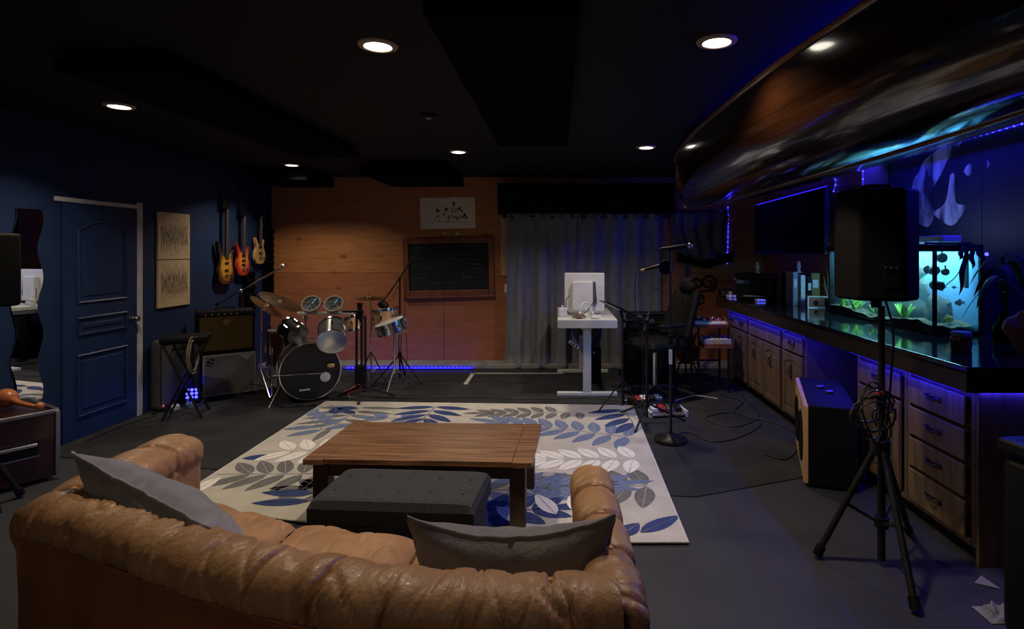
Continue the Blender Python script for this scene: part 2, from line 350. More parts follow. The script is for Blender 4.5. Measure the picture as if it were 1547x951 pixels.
wr = struct(box('wall_right', (2.955, 5.47, 0), (3.2, 8.3, CEIL), 'oakdk', bevel=0), 'plywood faced part of the right wall behind the television')
for k in range(2):
    box('plywood_sheet', (2.937, 5.47 + k * 1.32, .05), (2.953, 6.785 + k * 1.31, CEIL), 'ply2', wr, bevel=.002)
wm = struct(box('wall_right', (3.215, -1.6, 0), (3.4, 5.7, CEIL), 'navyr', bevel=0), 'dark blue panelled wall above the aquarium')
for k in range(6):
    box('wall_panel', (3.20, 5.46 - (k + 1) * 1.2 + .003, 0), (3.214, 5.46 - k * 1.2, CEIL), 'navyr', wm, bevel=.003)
struct(MB().box((-.65, 7.92, .029), (7.0, .34, .058)).build('baseboard_back', 'curb', bevel=.008), 'raised concrete curb along the foot of the plywood wall')
struct(box('trim_2', (-.84, 8.075, 1.27), (-.68, 8.1, 2.15), 'plypale', bevel=.002), 'pale bare wood strip beside the curtain')
# floor marking tape
tp = MB().box((-1.138, 7.13, .009), (.05, .63, .003)).box((-.55, 7.425, .009), (1.2, .045, .003)).build('tape_marking', 'tape')
tag(tp, 'white tape corner stuck on the carpet in front of the chalkboard', 'tape')
# door in the left wall
d = struct(thing('door_1', 'navy blue panelled door in the navy wall', None))
X = -4.15
box('door_leaf', (X - .002, 4.68, .008), (X + .022, 5.50, 2.03), 'navydoor', d, bevel=.003)
def ring(mb, y0, y1, z0, z1, arch=0, w=.022, t=.012):
    xs = X + .022
    pts = [(y0, z0), (y1, z0), (y1, z1)]
    if arch:
        for i in range(1, 10):
            a = i / 10; pts.append((y1 + (y0 - y1) * a, z1 + arch * math.sin(math.pi * a)))
    pts.append((y0, z1))
    mb.tube([(xs + t * .3, y, z) for y, z in pts], .013, 6, closed=True)
for z0, z1, arch in ((.20, .72, 0), (.90, 1.04, 0), (1.18, 1.80, .09)):
    mb = MB(); ring(mb, 4.82, 5.36, z0, z1, arch); mb.build('panel_moulding', 'navydoor', d, smooth=True)
    box('raised_panel', (X + .018, 4.87, z0 + .05), (X + .030, 5.31, z1 - .05), 'navydoor', d, bevel=.009)
kn = MB().lathe([(.028, 0), (.028, .008), (.011, .012), (.011, .035), (.026, .045), (.030, .058), (.024, .070), (.001, .074)], 20, axis((X + .022, 5.43, .97), (1, 0, 0))).build('door_knob', 'chrome', d, smooth=True)
box('door_casing', (X, 5.505, 0), (X + .025, 5.575, 2.10), 'casing', d, bevel=.006)
box('door_casing', (X, 4.61, 2.035), (X + .02, 5.575, 2.075), 'casing', d, bevel=.006)
# ceiling clouds
for nm, a, b, lab in [('ceiling_panel', (-.56, 2.3, 2.59), (.08, 5.2, 2.685), 'long black acoustic panel under the ceiling between the two middle rows of lights'),
                      ('ceiling_panel', (-2.7, 3.0, 2.59), (-2.06, 5.85, 2.685), 'long black acoustic panel under the ceiling beside the leftmost row of lights'),
                      ('ceiling_panel', (-2.35, 6.6, 2.53), (-1.35, 7.95, 2.685), 'black acoustic panel under the ceiling above the drum kit, against the plywood wall'),
                      ('ceiling_panel', (-3.95, 7.15, 2.53), (-3.2, 8.0, 2.685), 'black acoustic panel under the ceiling in the corner above the hanging guitars')]:
    t = thing(nm, lab, 'acoustic panel', ((a[0] + b[0]) / 2, (a[1] + b[1]) / 2, a[2]), group='acoustic panels under the ceiling')
    dx, dy, dz = (b[0] - a[0]) / 2, (b[1] - a[1]) / 2, b[2] - a[2]
    box('foam_pad', (-dx, -dy, 0), (dx, dy, dz - .03), 'cloud', t, bevel=.012)
    for sx in (-1, 1):
        for sy in (-1, 1): box('mounting_bracket', (sx * dx * .8 - .02, sy * dy * .8 - .02, dz - .03), (sx * dx * .8 + .02, sy * dy * .8 + .02, dz), 'blackm', t, bevel=0)
# recessed lights
LN = ['recessed ceiling light over the hanging guitars, farthest of the left row', 'recessed ceiling light over the navy door, nearest of the left row',
      'recessed ceiling light in front of the chalkboard, farther of the middle row', 'recessed ceiling light over the coffee table, nearer of the middle row',
      'recessed ceiling light over the microphone stands, beside the tip of the canoe', 'recessed ceiling light nearest to the side of the wooden canoe']
for (x, y), lab in zip(CANS, LN):
    t = thing('recessed_light', lab, 'ceiling light', (x, y, CEIL), group='recessed ceiling lights')
    MB().lathe([(.068, -.004), (.072, -.013), (.098, -.009), (.102, -.001), (.068, -.001)], 40).build('trim_ring', 'trimring', t, smooth=True)
    MB().lathe([(.069, -.008), (.060, -.012), (.001, -.014), (.001, -.004), (.069, -.004)], 40).build('lens', 'lens', t, smooth=True)
t = thing('smoke_detector', 'small dark round smoke detector on the ceiling', 'detector', (-1.02, 4.39, CEIL))
MB().lathe([(.001, -.03), (.03, -.03), (.055, -.022), (.06, 0)], 28).build('housing', 'ceil', t, smooth=True)
MB().lathe([(.02, -.035), (.022, -.03), (.001, -.03)], 20).build('sensor_cap', 'trimring', t, smooth=True)

# ================================================================= RUG
rug = thing('area_rug', 'pale area rug woven with grey, white and blue leaves under the coffee table', 'rug', (0, 0, .008))
quad = [(-2.49, 3.55), (-2.49, 6.0), (.76, 5.84), (.71, 3.10), (-.4, 3.10)]
MB().prism(quad, 0, .010).build('pile', 'rug', rug)
MB().tube([(x, y, .006) for x, y in quad], .0075, 6, closed=True).build('binding', 'rugedge', rug, smooth=True)
def leaf(mb, x, y, ang, L_, W_, mi=0, z=.0115):
    ca, sa = math.cos(ang), math.sin(ang); n = 7
    for side in (1, -1):
        up, lo = [], []
        for i in range(n + 1):
            s_ = i / n; wd = W_ * (math.sin(math.pi * s_ ** .85) ** .8 if 0 < s_ < 1 else 0)
            up.append((s_ * L_, side * max(wd, .0015))); lo.append((s_ * L_, side * .0022))
        vs = []
        for (ax, ay) in up + lo: vs.append((x + ax * ca - ay * sa, y + ax * sa + ay * ca, z))
        mb.add(vs, [(i, i + 1, n + 2 + i, n + 1 + i) for i in range(n)], mi)
def inside(x, y):
    return -2.47 < x < .60 + (y - 3.1) * .05 and y < 5.92 - (x + 2.49) * .05 and y > 3.12 and y > 3.53 - (x + 2.49) * .21
def frond(mb, x0, y0, ang, length, pairs, L_, W_, s0=R(88), s1=R(30), tip=True, curve=0, taper=.05):
    x, y, a = x0, y0, ang; st = length / pairs
    pts = [(x, y)]
    for i in range(pairs):
        k = 1 - taper * i / pairs
        for sgn in (1, -1):
            la = a + sgn * (s0 + (s1 - s0) * (i / max(1, pairs - 1)) ** .8)
            tx, ty = x + math.cos(la) * L_ * k, y + math.sin(la) * L_ * k
            if inside(tx, ty) and inside(x, y): leaf(mb, x + .012 * math.cos(la), y + .012 * math.sin(la), la, L_ * k * 1.05, W_ * k * 1.38, z=ZL)
        a += curve / pairs; x += st * math.cos(a); y += st * math.sin(a); pts.append((x, y))
    if tip and inside(x + math.cos(a) * L_ * .6, y + math.sin(a) * L_ * .6): leaf(mb, x, y, a, L_ * (1 - taper), W_, z=ZL)
    for p, q in zip(pts, pts[1:]):
        if inside(*p) and inside(*q):
            dx, dy = q[0] - p[0], q[1] - p[1]; l = math.hypot(dx, dy); nx, ny = -dy / l * .004, dx / l * .004
            mb.add([(p[0] + nx, p[1] + ny, ZL), (q[0] + nx, q[1] + ny, ZL), (q[0] - nx, q[1] - ny, ZL), (p[0] - nx, p[1] - ny, ZL)], [(0, 1, 2, 3)])
mw, mg, mn, ml = MB(), MB(), MB(), MB()
ZL = .0112
frond(mg, -1.72, 4.05, R(181), .86, 7, .30, .043)
frond(mg, -2.04, 5.90, R(-92), .80, 6, .40, .036, s0=R(95), s1=R(60))
frond(mg, .20, 5.60, R(182), .95, 8, .22, .036)
frond(mg, .72, 3.84, R(180), .75, 6, .32, .050, s0=R(95))
frond(mg, -1.2, 3.80, R(180), .5, 4, .28, .045)
ZL = .0116
frond(ml, -2.12, 5.05, R(128), .62, 5, .28, .042)
frond(ml, .58, 4.86, R(160), 1.25, 9, .30, .043)
frond(ml, -.62, 3.74, R(8), .95, 7, .36, .040, s0=R(60), s1=R(20))
frond(ml, -1.5, 5.38, R(170), .3, 2, .22, .04)
ZL = .0120
frond(mn, -1.27, 5.92, R(-93), .78, 6, .36, .042, s0=R(98), s1=R(25))
frond(mn, .63, 5.82, R(-84), .84, 6, .36, .044, s0=R(100), s1=R(25))
frond(mn, -2.40, 5.86, R(-40), .3, 2, .22, .05)
frond(mn, -.55, 3.42, R(10), .5, 4, .26, .045)
for x, y, a, l in ((-1.62, 3.72, 178, .36), (-1.60, 3.60, 184, .36), (-2.45, 4.35, 12, .24), (.46, 3.20, 38, .34), (.34, 3.16, 50, .20)):
    if inside(x, y): leaf(mn, x, y, R(a), l, .055, z=ZL)
ZL = .0124
frond(mw, .70, 4.34, R(181), 1.05, 8, .27, .045)
frond(mw, -1.74, 4.52, R(180), .80, 6, .29, .045)
for x, y, a, l in ((-.55, 3.96, 95, .26), (-.02, 3.42, 115, .32), (.10, 3.46, 88, .30), (-.20, 3.30, 130, .3), (-2.46, 3.66, 80, .34), (-1.45, 4.2, 60, .3)):
    if inside(x, y): leaf(mw, x, y, R(a), l, .058, z=ZL)
for mb, m in ((mw, 'lwhite'), (mg, 'lgrey'), (mn, 'lnavy'), (ml, 'lblue')):
    tag(mb.build('leaf_pattern', m, rug), m[1:] + ' woven leaves of the rug', kind='stuff')

# ================================================================= SOFA (long curved back, tufted)
sofa = thing('leather_sofa', 'tan tufted leather sofa with a rolled back, seen from behind', 'sofa', (0, 0, 0))
BACK = [(-1.80, 2.005), (-1.53, 1.908), (-1.22, 1.775), (-.94, 1.655), (-.78, 1.60), (-.60, 1.545), (-.45, 1.505), (-.2, 1.478), (.0, 1.475), (.15, 1.485)]
path = spline([(x, y, 0) for x, y in BACK], 520)
cum = [0]
for a, b in zip(path, path[1:]): cum.append(cum[-1] + (b - a).length)
def frame(pth, i):
    t = (pth[min(i + 1, len(pth) - 1)] - pth[max(i - 1, 0)]).normalized(); return pth[i], t, Vector((-t.y, t.x, 0))
def pinch(u, sp=.20, off=.07):
    k = round((u - off) / sp); return u - (off + k * sp), k
ROLL = [(-.080, .645), (-.112, .655), (-.118, .685), (-.105, .722), (-.072, .750), (-.025, .762), (.025, .758), (.066, .738), (.092, .700), (.104, .65), (.108, .58), (.108, .50), (.10, .42), (.02, .42), (-.06, .60)]
def roll_fn(i, j):
    p, t, n = frame(path, i); k, z = ROLL[j % len(ROLL)]
    d, idx = pinch(cum[i]); amt = 0
    v = j / (len(ROLL) - 1)
    if .05 < v < .9:
        amt = .026 * math.exp(-(d / .008) ** 2) + .006 * math.exp(-(d / .04) ** 2)
        amt *= .55 + .45 * math.sin(v * 9 + idx)
        rg_ = abs(noise.noise(Vector((cum[i] * 8 + v * 3.0, v * 1.6, 2)))); rg2 = abs(noise.noise(Vector((cum[i] * 19 - v * 5, v * 2.5, 9))))
        amt += .011 * math.exp(-(rg_ / .05) ** 2) + .0045 * math.exp(-(rg2 / .06) ** 2)
        amt += .004 * noise.noise(Vector((cum[i] * 10, v * 5, 4)))
        amt -= .010 * math.cos(d / .10 * math.pi / 2) * (1 - v * .3)
    c = Vector((.0, .64)); q = Vector((k, z)); q -= (q - c).normalized() * amt
    return p + n * q.x + Vector((0, 0, q.y))
mb = MB(); nR = len(ROLL); N = len(path)
# finer section
import itertools
def dens(sec, m_):
    s3 = spline([(a, b, 0) for a, b in sec], m_); return [(v.x, v.y) for v in s3]
ROLL = dens(ROLL, 44); nR = len(ROLL)
vs = [roll_fn(i, j) for i in range(N) for j in range(nR)]
fs = [(i * nR + j, (i + 1) * nR + j, (i + 1) * nR + (j + 1) % nR, i * nR + (j + 1) % nR) for i in range(N - 1) for j in range(nR)]
fs += [tuple(range(nR)), tuple((N - 1) * nR + j for j in reversed(range(nR)))]
mb.add(vs, fs); mb.build('back_roll', 'leather', sofa, smooth='all')
# plain outside panels of the back
def slab_fn(i, prof):
    p, t, n = frame(path, i); return [p + n * a + Vector((0, 0, z)) for a, z in prof]
prof = [(-.098, .07), (-.104, .35), (-.100, .652), (.04, .652), (.06, .07)]
for a, b in ((0, 172), (172, 344), (344, 519)):
    mb = MB(); rows = [slab_fn(i, prof) for i in range(a, b + 1)]; k = len(prof)
    vs = [v for r in rows for v in r]
    fs = [(i * k + j, (i + 1) * k + j, (i + 1) * k + (j + 1) % k, i * k + (j + 1) % k) for i in range(len(rows) - 1) for j in range(k)]
    fs += [tuple(range(k)), tuple((len(rows) - 1) * k + j for j in reversed(range(k)))]
    mb.add(vs, fs).build('back_panel', 'leatherback', sofa)
def offs(dn, z, i0=0, i1=None, step=6): return [frame(path, i)[0] + frame(path, i)[2] * dn + Vector((0, 0, z)) for i in range(i0, i1 or N, step)]
MB().tube(offs(-.112, .650), .0055, 6).build('piping', 'leatherback', sofa, smooth=True)
MB().tube(offs(-.110, .638), .004, 6).build('piping', 'leatherback', sofa, smooth=True)
for k in range(1, 3):
    i = k * 172; MB().tube([frame(path, i)[0] + frame(path, i)[2] * (-.101) + Vector((0, 0, z)) for z in (.08, .3, .64)], .003, 6).build('panel_seam', 'leatherback', sofa)
# arms
def arm(name, pts, half, z_top, zb=.07, sp=.23, hgt=.20, off=.1):
    p_ = spline([(x, y, 0) for x, y in pts], 110); cu = [0]
    for a, b in zip(p_, p_[1:]): cu.append(cu[-1] + (b - a).length)
    h = half
    sec = dens([(-h * .8, zb), (-h * .85, .35), (-h * .9, z_top - .16), (-h * 1.08, z_top - .10), (-h, z_top - .035), (-h * .5, z_top - .003), (0, z_top + .005), (h * .5, z_top - .003), (h, z_top - .035), (h * 1.1, z_top - .10), (h * .95, z_top - .18), (h * .85, .35), (h * .8, zb)], 44)
    k = len(sec); vs = []; rows = 0
    ext = [(0, .05, -.05), (0, .5, -.047), (0, .8, -.036), (0, .94, -.018)] + [(i, 1, 0) for i in range(len(p_))] + [(len(p_) - 1, s_, f) for s_, f in ((.97, .02), (.88, .04), (.70, .055), (.4, .063), (.05, .066))]
    for i, s_, f in ext:
        pt, t, n = frame(p_, i)
        for j, (a, z) in enumerate(sec):
            d_, idx = pinch(cu[i], sp, off); v = j / k
            am = (.016 * math.exp(-(d_ / .012) ** 2) + .008 * math.exp(-(d_ / .04) ** 2)) * (1 if .2 < v < .85 else 0)
            am += .004 * noise.noise(Vector((cu[i] * 13, v * 6, 5 + h))) + .006 * math.exp(-(abs(noise.noise(Vector((cu[i] * 15 + v * 4, v * 3, 7 + h)))) / .09) ** 2)
            zc = z_top - .12
            q = Vector((a, z)); c = Vector((0, min(z, zc))); dd = q - c
            q -= dd.normalized() * am if dd.length > 1e-6 else Vector((0, 0))
            zz = q.y if s_ == 1 else (zc * .9 + (q.y - zc * .9) * (s_ if z > zc * .9 else 1 - (1 - s_) * .3))
            vs.append(pt + t * f + n * (q.x * s_) + Vector((0, 0, zz)))
        rows += 1
    fs = [(i * k + j, (i + 1) * k + j, (i + 1) * k + (j + 1) % k, i * k + (j + 1) % k) for i in range(rows - 1) for j in range(k)]
    fs += [tuple(range(k)), tuple((rows - 1) * k + j for j in reversed(range(k)))]
    a_ = MB().add(vs, fs).build('armrest', 'leather', sofa, smooth='all')
    for i in range(8):
        u = off + i * sp
        if u > cu[-1]: break
        j = min(range(len(cu)), key=lambda q: abs(cu[q] - u))
        MB().ball(p_[j] + Vector((0, 0, z_top - .008)), (.015, .015, .009), 12, 6).build('button', 'button', a_, smooth=True)
arm('armrest', [(-1.80, 2.00), (-1.84, 2.3), (-1.85, 2.56), (-1.84, 2.70)], .120, .74)
arm('armrest', [(.155, 1.44), (.147, 1.8), (.135, 2.1), (.13, 2.32)], .080, .735, off=.25)
for i in range(1, 12):
    u = .07 + .20 * i
    if u > cum[-1] - .05: break
    j = min(range(N), key=lambda q: abs(cum[q] - u)); pt, t, n = frame(path, j)
    MB().ball(pt + n * (.02 if i % 2 else .06) + Vector((0, 0, .745 if i % 2 else .728)), (.013, .013, .008), 12, 6).build('button', 'button', sofa, smooth=True)
# seat
fr = [(-1.80, 2.80), (-1.175, 2.54), (-.585, 2.41), (.055, 2.35)]
bk = [(-1.82, 2.08), (-1.19, 1.88), (-.60, 1.66), (.06, 1.60)]
MB().prism([(-1.8, 2.76), (-1.175, 2.50), (-.585, 2.37), (.04, 2.31), (.06, 1.58), (-.6, 1.62), (-1.2, 1.85), (-1.84, 2.08)], .07, .30).build('seat_base', 'leatherback', sofa, bevel=.01)
for q in range(3):
    A, B_, Cc, D = [Vector((*p, 0)) for p in (bk[q], bk[q + 1], fr[q + 1], fr[q])]
    def cush(u, v, A=A, B_=B_, Cc=Cc, D=D, q=q):
        u = .012 + u * .976
        p = A.lerp(B_, u).lerp(D.lerp(Cc, u), v)
        e = (1 - abs(2 * u - 1) ** 6) * (1 - abs(2 * v - 1) ** 6)
        z = .345 + .095 * max(e, 0) ** .45
        for cu_, cv in ((.3, .62), (.7, .62), (.5, .30), (.5, .93)):
            z -= .018 * math.exp(-((u - cu_) ** 2 + (v - cv) ** 2) / .006)
        z += .006 * noise.noise(Vector((u * 6 + q * 9, v * 9, 1))) - .009 * math.exp(-(abs(noise.noise(Vector((u * 5 + q * 9 + v, v * 2.5, 4)))) / .05) ** 2)
        return p + Vector((0, 0, z))
    mb = MB().grid(cush, 60, 60)
    lo = MB()
    c_ = mb.build('seat_cushion', 'leather', sofa, smooth='all')
    MB().prism([(A.lerp(B_, .015).x, A.lerp(B_, .015).y), (A.lerp(B_, .985).x, A.lerp(B_, .985).y), (D.lerp(Cc, .985).x, D.lerp(Cc, .985).y), (D.lerp(Cc, .015).x, D.lerp(Cc, .015).y)], .302, .352).build('cushion_border', 'leather', c_)
for x, y in ((-1.9, 2.1), (-1.85, 2.72), (.1, 1.5), (.1, 2.28), (-.9, 1.7), (-.9, 2.4)):
    MB().cyl((x, y, 0), (x, y, .075), .022, .03).build('foot', 'walnutdk', sofa)
# cushions leaning on the sofa
def pillow(name, label, w_, h_, th, loc, rot, m, sag=0, edge='piping'):
    t = thing(name, label, 'cushion', loc); t.rotation_euler = rot
    def prof(u, v): return max(0, (1 - abs(u) ** 2.6)) ** .55 * max(0, (1 - abs(v) ** 2.6)) ** .55
    def pt(u, v, s_):
        x = u * w_ / 2 * (1 - .06 * (1 - abs(u)) * 0 - .05 * v * v * abs(u) * 0); y = v * h_ / 2
        x *= 1 - .07 * (1 - v * v) * u * u; y *= 1 - .07 * (1 - u * u) * v * v
        y -= sag * (1 - u * u)
        z = s_ * th / 2 * prof(u, v) + .012 * noise.noise(Vector((u * 2.5, v * 2.5, 3 + w_))) + .006 * noise.noise(Vector((u * 7, v * 5, s_)))
        return Vector((x, z, y))
    mb = MB()
    mb.grid(lambda a, b: pt(2 * a - 1, 2 * b - 1, 1), 40, 40); mb.grid(lambda a, b: pt(2 * a - 1, 2 * b - 1, -1), 40, 40)
    mb.build('cover', m, t, smooth='all')
    ed = [(-1 + 2 * i / 24, -1) for i in range(24)] + [(1, -1 + 2 * i / 24) for i in range(24)] + [(1 - 2 * i / 24, 1) for i in range(24)] + [(-1, 1 - 2 * i / 24) for i in range(24)]
    MB().tube([pt(u, v, 0) for u, v in ed], .006, 6, closed=True).build('piping', m, t, smooth='all')
    return t
pillow('throw_pillow', 'grey velvet throw pillow slumped in the far corner of the sofa beside the buttoned arm', .80, .42, .21, (-1.41, 2.03, .65), (R(36), R(8), R(-25)), 'velvet')
pillow('throw_pillow', 'warm grey velvet throw pillow sagging against the sofa back nearest the speaker stand', .62, .42, .23, (-.14, 1.755, .635), (R(22), R(-1), R(0)), 'velvet2', sag=.075)

# ================================================================= OTTOMAN + COFFEE TABLE
t = thing('storage_ottoman', 'charcoal linen storage ottoman pushed up to the coffee table', 'ottoman', (-.80, 2.91, .02), R(-4))
box('body', (-.39, -.19, .0), (.39, .19, .27), 'linen', t, bevel=.015)
def lidf(u, v):
    x, y = (2 * u - 1), (2 * v - 1); e = max(0, (1 - abs(x) ** 12)) ** .3 * max(0, (1 - abs(y) ** 10)) ** .3
    z = .35 + .05 * e
    for i in range(5):
        for jy in (-.4, .4): z -= .010 * math.exp(-((x - (-.8 + .4 * i)) ** 2 / .004 + (y - jy) ** 2 / .012))
    return Vector((x * .41, y * .215, z))
MB().grid(lidf, 60, 30).b2((-.41, -.215, .275), (.41, .215, .352)).build('lid', 'linen', t, smooth=True)
for i in range(5):
    for jy in (-.4, .4): MB().ball(((-.8 + .4 * i) * .41, jy * .215, .393), (.009, .009, .005), 10, 6).build('button', 'linen', t, smooth=True)
t = thing('coffee_table', 'brown plank topped wooden coffee table on the leaf rug', 'coffee table', (-.80, 3.57, .019), R(-2.5))
# plank top with breadboard ends
for i in range(6):
    y0 = -.355 + i * .71 / 6
    box('plank', (-.545, y0 + .0012, .372), (.545, y0 + .71 / 6 - .0012, .404), 'walnut', t, bevel=.003)
for sx in (-1, 1):
    o = box('breadboard_end', (sx * .605 - .058, -.362, .370), (sx * .605 + .058, .362, .405), 'walnut', t, bevel=.004)
for sx in (-1, 1):
    for sy in (-1, 1): box('leg', (sx * .575 - .045, sy * .285 - .045, 0), (sx * .575 + .045, sy * .285 + .045, .37), 'walnutdk', t, bevel=.006)
for sy in (-1, 1): box('apron', (-.53, sy * .30 - .014, .29), (.53, sy * .30 + .014, .369), 'walnutdk', t, bevel=.003)
for sx in (-1, 1): box('apron', (sx * .585 - .012, -.24, .29), (sx * .585 + .012, .24, .369), 'walnutdk', t, bevel=.003)
# ================================================================= LEFT WALL
XW = -4.15
# wavy mirror leaning out from the wall
t = thing('wavy_mirror', 'narrow wavy edged mirror on the navy wall beside the door', 'mirror', (-4.135, 4.48, 0), R(-10))
ol = [(-.10 + .022 * math.sin(z * 14), z) for z in [.45 + i * .03 for i in range(51)]] + [(.085 + .022 * math.sin(z * 14 + .6), z) for z in [1.95 - i * .03 for i in range(51)]]
mm = axis((0.028, 0, 0), (1, 0, 0))
MB().prism([(y, z) for y, z in ol], 0, .006, Matrix(((0, 0, 1, .030), (1, 0, 0, -.11), (0, 1, 0, 0), (0, 0, 0, 1)))).build('mirror_glass', 'mirror', t)
MB().prism([(y * .92, z) for y, z in ol], -.012, 0, Matrix(((0, 0, 1, .030), (1, 0, 0, -.11), (0, 1, 0, 0), (0, 0, 0, 1)))).build('backing_board', 'black', t)
# canvases
def waveprint(seed):
    r = random.Random(seed); mb = MB(); n = 46
    for i in range(n):
        y = -.205 + .41 * i / (n - 1)
        big = (i % 4 == 1); h = r.uniform(.15, .205) if big else r.uniform(.06, .15) * (1 - .4 * abs(i / n - .5)); wd = .0042 if big else .0024
        mb.box((.0212, y, .25 + r.uniform(-.03, .02)), (.0006, wd, 2 * h))
        for q in range(3):
            mb.box((.0212, y + r.uniform(-.004, .004), .25 + r.uniform(-.10, .10)), (.0007, .003, r.uniform(.012, .05)))
    return mb
for z, lab in ((1.535, 'upper tan square canvas printed with a dark waveform pattern'), (1.03, 'lower tan square canvas printed with a dark waveform pattern')):
    t = thing('canvas_print', lab, 'wall art', (XW, 6.04, z), group='waveform canvases on the navy wall')
    box('stretched_canvas', (.001, -.25, 0), (.021, .25, .497), 'canvas', t, bevel=.003)
    tag(waveprint(int(z * 100)).build('printed_pattern', 'brown', t), 'dark brown vertical line print', kind='stuff')
# guitars on the wall: local x along the wall (towards the room corner), z up, y out of the wall (local -y faces the room)
def guitar(label, loc, body, neck_len, scale_w, finish, hand, pick, n_tuners, headshape, tilt=0):
    t = thing('wall_guitar', label, 'guitar', loc); t.rotation_euler = (0, R(tilt), R(90))
    b = spline([(x, z, 0) for x, z in body] + [(body[0][0], body[0][1], 0)], 72)[:-1]
    mface = Matrix(((1, 0, 0, 0), (0, 0, -1, -.03), (0, 1, 0, 0), (0, 0, 0, 1)))
    o = MB().prism([(p.x, p.y) for p in b], 0, .04, mface).build('body', finish, t, bevel=.008, seg=3, smooth=True)
    zt = max(p[1] for p in body) * .62
    nw = .026 * scale_w
    MB().prism([(-nw, zt * .55), (nw, zt * .55), (nw * .78, neck_len), (-nw * .78, neck_len)], .034, .056, mface).build('neck', 'fret', t, bevel=.004)
    fr_ = MB()
    for i in range(16):
        z = neck_len - (neck_len - zt * .6) * (1 - .92 ** (i + 1)) * 1.25
        if z > zt * .6: fr_.b2((-nw * .85, -.0575 - .03, z - .0012), (nw * .85, -.056 - .03, z + .0012))
    tag(fr_.build('fret_wires', 'steel', t), kind='stuff')
    hs = MB().prism([(x * scale_w, neck_len + z) for x, z in headshape], .036, .052, mface).build('headstock', 'black', t, bevel=.003)
    for i in range(n_tuners):
        z = neck_len + .035 + i * .036
        MB().cyl((-.03 * scale_w, -.075, z), (-.062 * scale_w, -.075, z), .006, .009, 8).build('tuner', 'chrome', hs)
    for z in pick: box('pickup', (-.038, -.080, z - .012), (.038, -.069, z + .012), 'black', t, bevel=.003)
    zb = min(pick) - .055
    box('bridge', (-.035, -.082, zb - .022), (.035, -.070, zb + .014), 'chrome', t, bevel=.003)
    for i, (x, z) in enumerate(((.085, zb - .01), (.095, zb - .055), (.075, zb - .09))):
        MB().cyl((x, -.069, z), (x, -.086, z), .009, .008, 12).build('control_knob', 'black', t, smooth=True)
    st = MB()
    for i in range(n_tuners): st.cyl(((i - (n_tuners - 1) / 2) * nw * 1.5 / n_tuners, -.0885, zb), ((i - (n_tuners - 1) / 2) * nw * 1.2 / n_tuners, -.0885, neck_len + .02), .0011, seg=5)
    tag(st.build('strings', 'steel', t), kind='stuff')
    MB().box((0, -.015, neck_len - .005), (.09, .03, .04)).cyl((-.03, -.015, neck_len + .012), (-.03, -.10, neck_len + .012), .007).cyl((.03, -.015, neck_len + .012), (.03, -.10, neck_len + .012), .007).build('wall_hanger', 'black', t)
    return t
BASS = [(.0, -.215), (.11, -.20), (.165, -.13), (.150, -.04), (.118, .03), (.13, .10), (.165, .19), (.150, .215), (.10, .17), (.055, .12), (.0, .105), (-.055, .13), (-.10, .20), (-.135, .29), (-.165, .305), (-.165, .22), (-.135, .11), (-.125, .03), (-.155, -.05), (-.165, -.13), (-.11, -.20)]
STRAT = [(.0, -.20), (.10, -.185), (.150, -.11), (.135, -.02), (.110, .04), (.125, .11), (.145, .17), (.125, .185), (.085, .14), (.05, .10), (0, .09), (-.05, .11), (-.09, .17), (-.125, .22), (-.150, .215), (-.150, .14), (-.115, .04), (-.140, -.03), (-.150, -.11), (-.10, -.185)]
MINI = [(.0, -.185), (.09, -.17), (.135, -.10), (.12, -.01), (.09, .05), (.10, .11), (.105, .15), (.085, .155), (.06, .11), (.04, .085), (0, .08), (-.04, .09), (-.075, .14), (-.105, .175), (-.12, .165), (-.11, .10), (-.09, .04), (-.12, -.02), (-.135, -.10), (-.09, -.17)]
HB = [(-.022, 0), (.022, 0), (.036, .05), (.04, .12), (.02, .19), (-.03, .18), (-.045, .1), (-.03, .03)]
guitar('tobacco sunburst bass guitar with a long dark neck hanging on the navy wall', (XW, 6.90, 1.43), BASS, .70, 1.3, 'burst_a', 1, (.045, -.045), 4, HB)
guitar('cherry red and amber sunburst electric guitar hanging between the two other guitars', (XW, 7.27, 1.50), STRAT, .56, 1.15, 'burst_b', 1, (.06, .0, -.055), 6, HB)
guitar('small natural wood electric guitar hanging nearest the corner of the room', (XW, 7.68, 1.63), MINI, .46, .9, 'natural', 1, (.045, -.035), 6, HB)
# black foam blocks on the wall in the corner
for k, (y0, y1, z0, z1, lab) in enumerate([(7.36, 7.58, .72, 1.35, 'black foam block on the navy wall below the small guitar'), (7.86, 8.07, .95, 1.95, 'tall black foam block on the navy wall in the corner by the plywood')]):
    t = thing('foam_panel', lab, 'acoustic panel', (XW, (y0 + y1) / 2, z0), group='foam blocks in the corner')
    box('pad', (.001, -(y1 - y0) / 2, 0), (.05, (y1 - y0) / 2, z1 - z0), 'cloud', t, bevel=.006)
    mb = MB()
    for i in range(int((z1 - z0) / .09)): mb.prism([(.05, .01), (.075, .04), (.05, .07)], -(y1 - y0) / 2 + .01, (y1 - y0) / 2 - .01, Matrix(((1, 0, 0, 0), (0, 0, 1, 0), (0, 1, 0, .01 + i * .09), (0, 0, 0, 1))))
    tag(mb.build('wedge_ribs', 'cloud', t), kind='stuff')

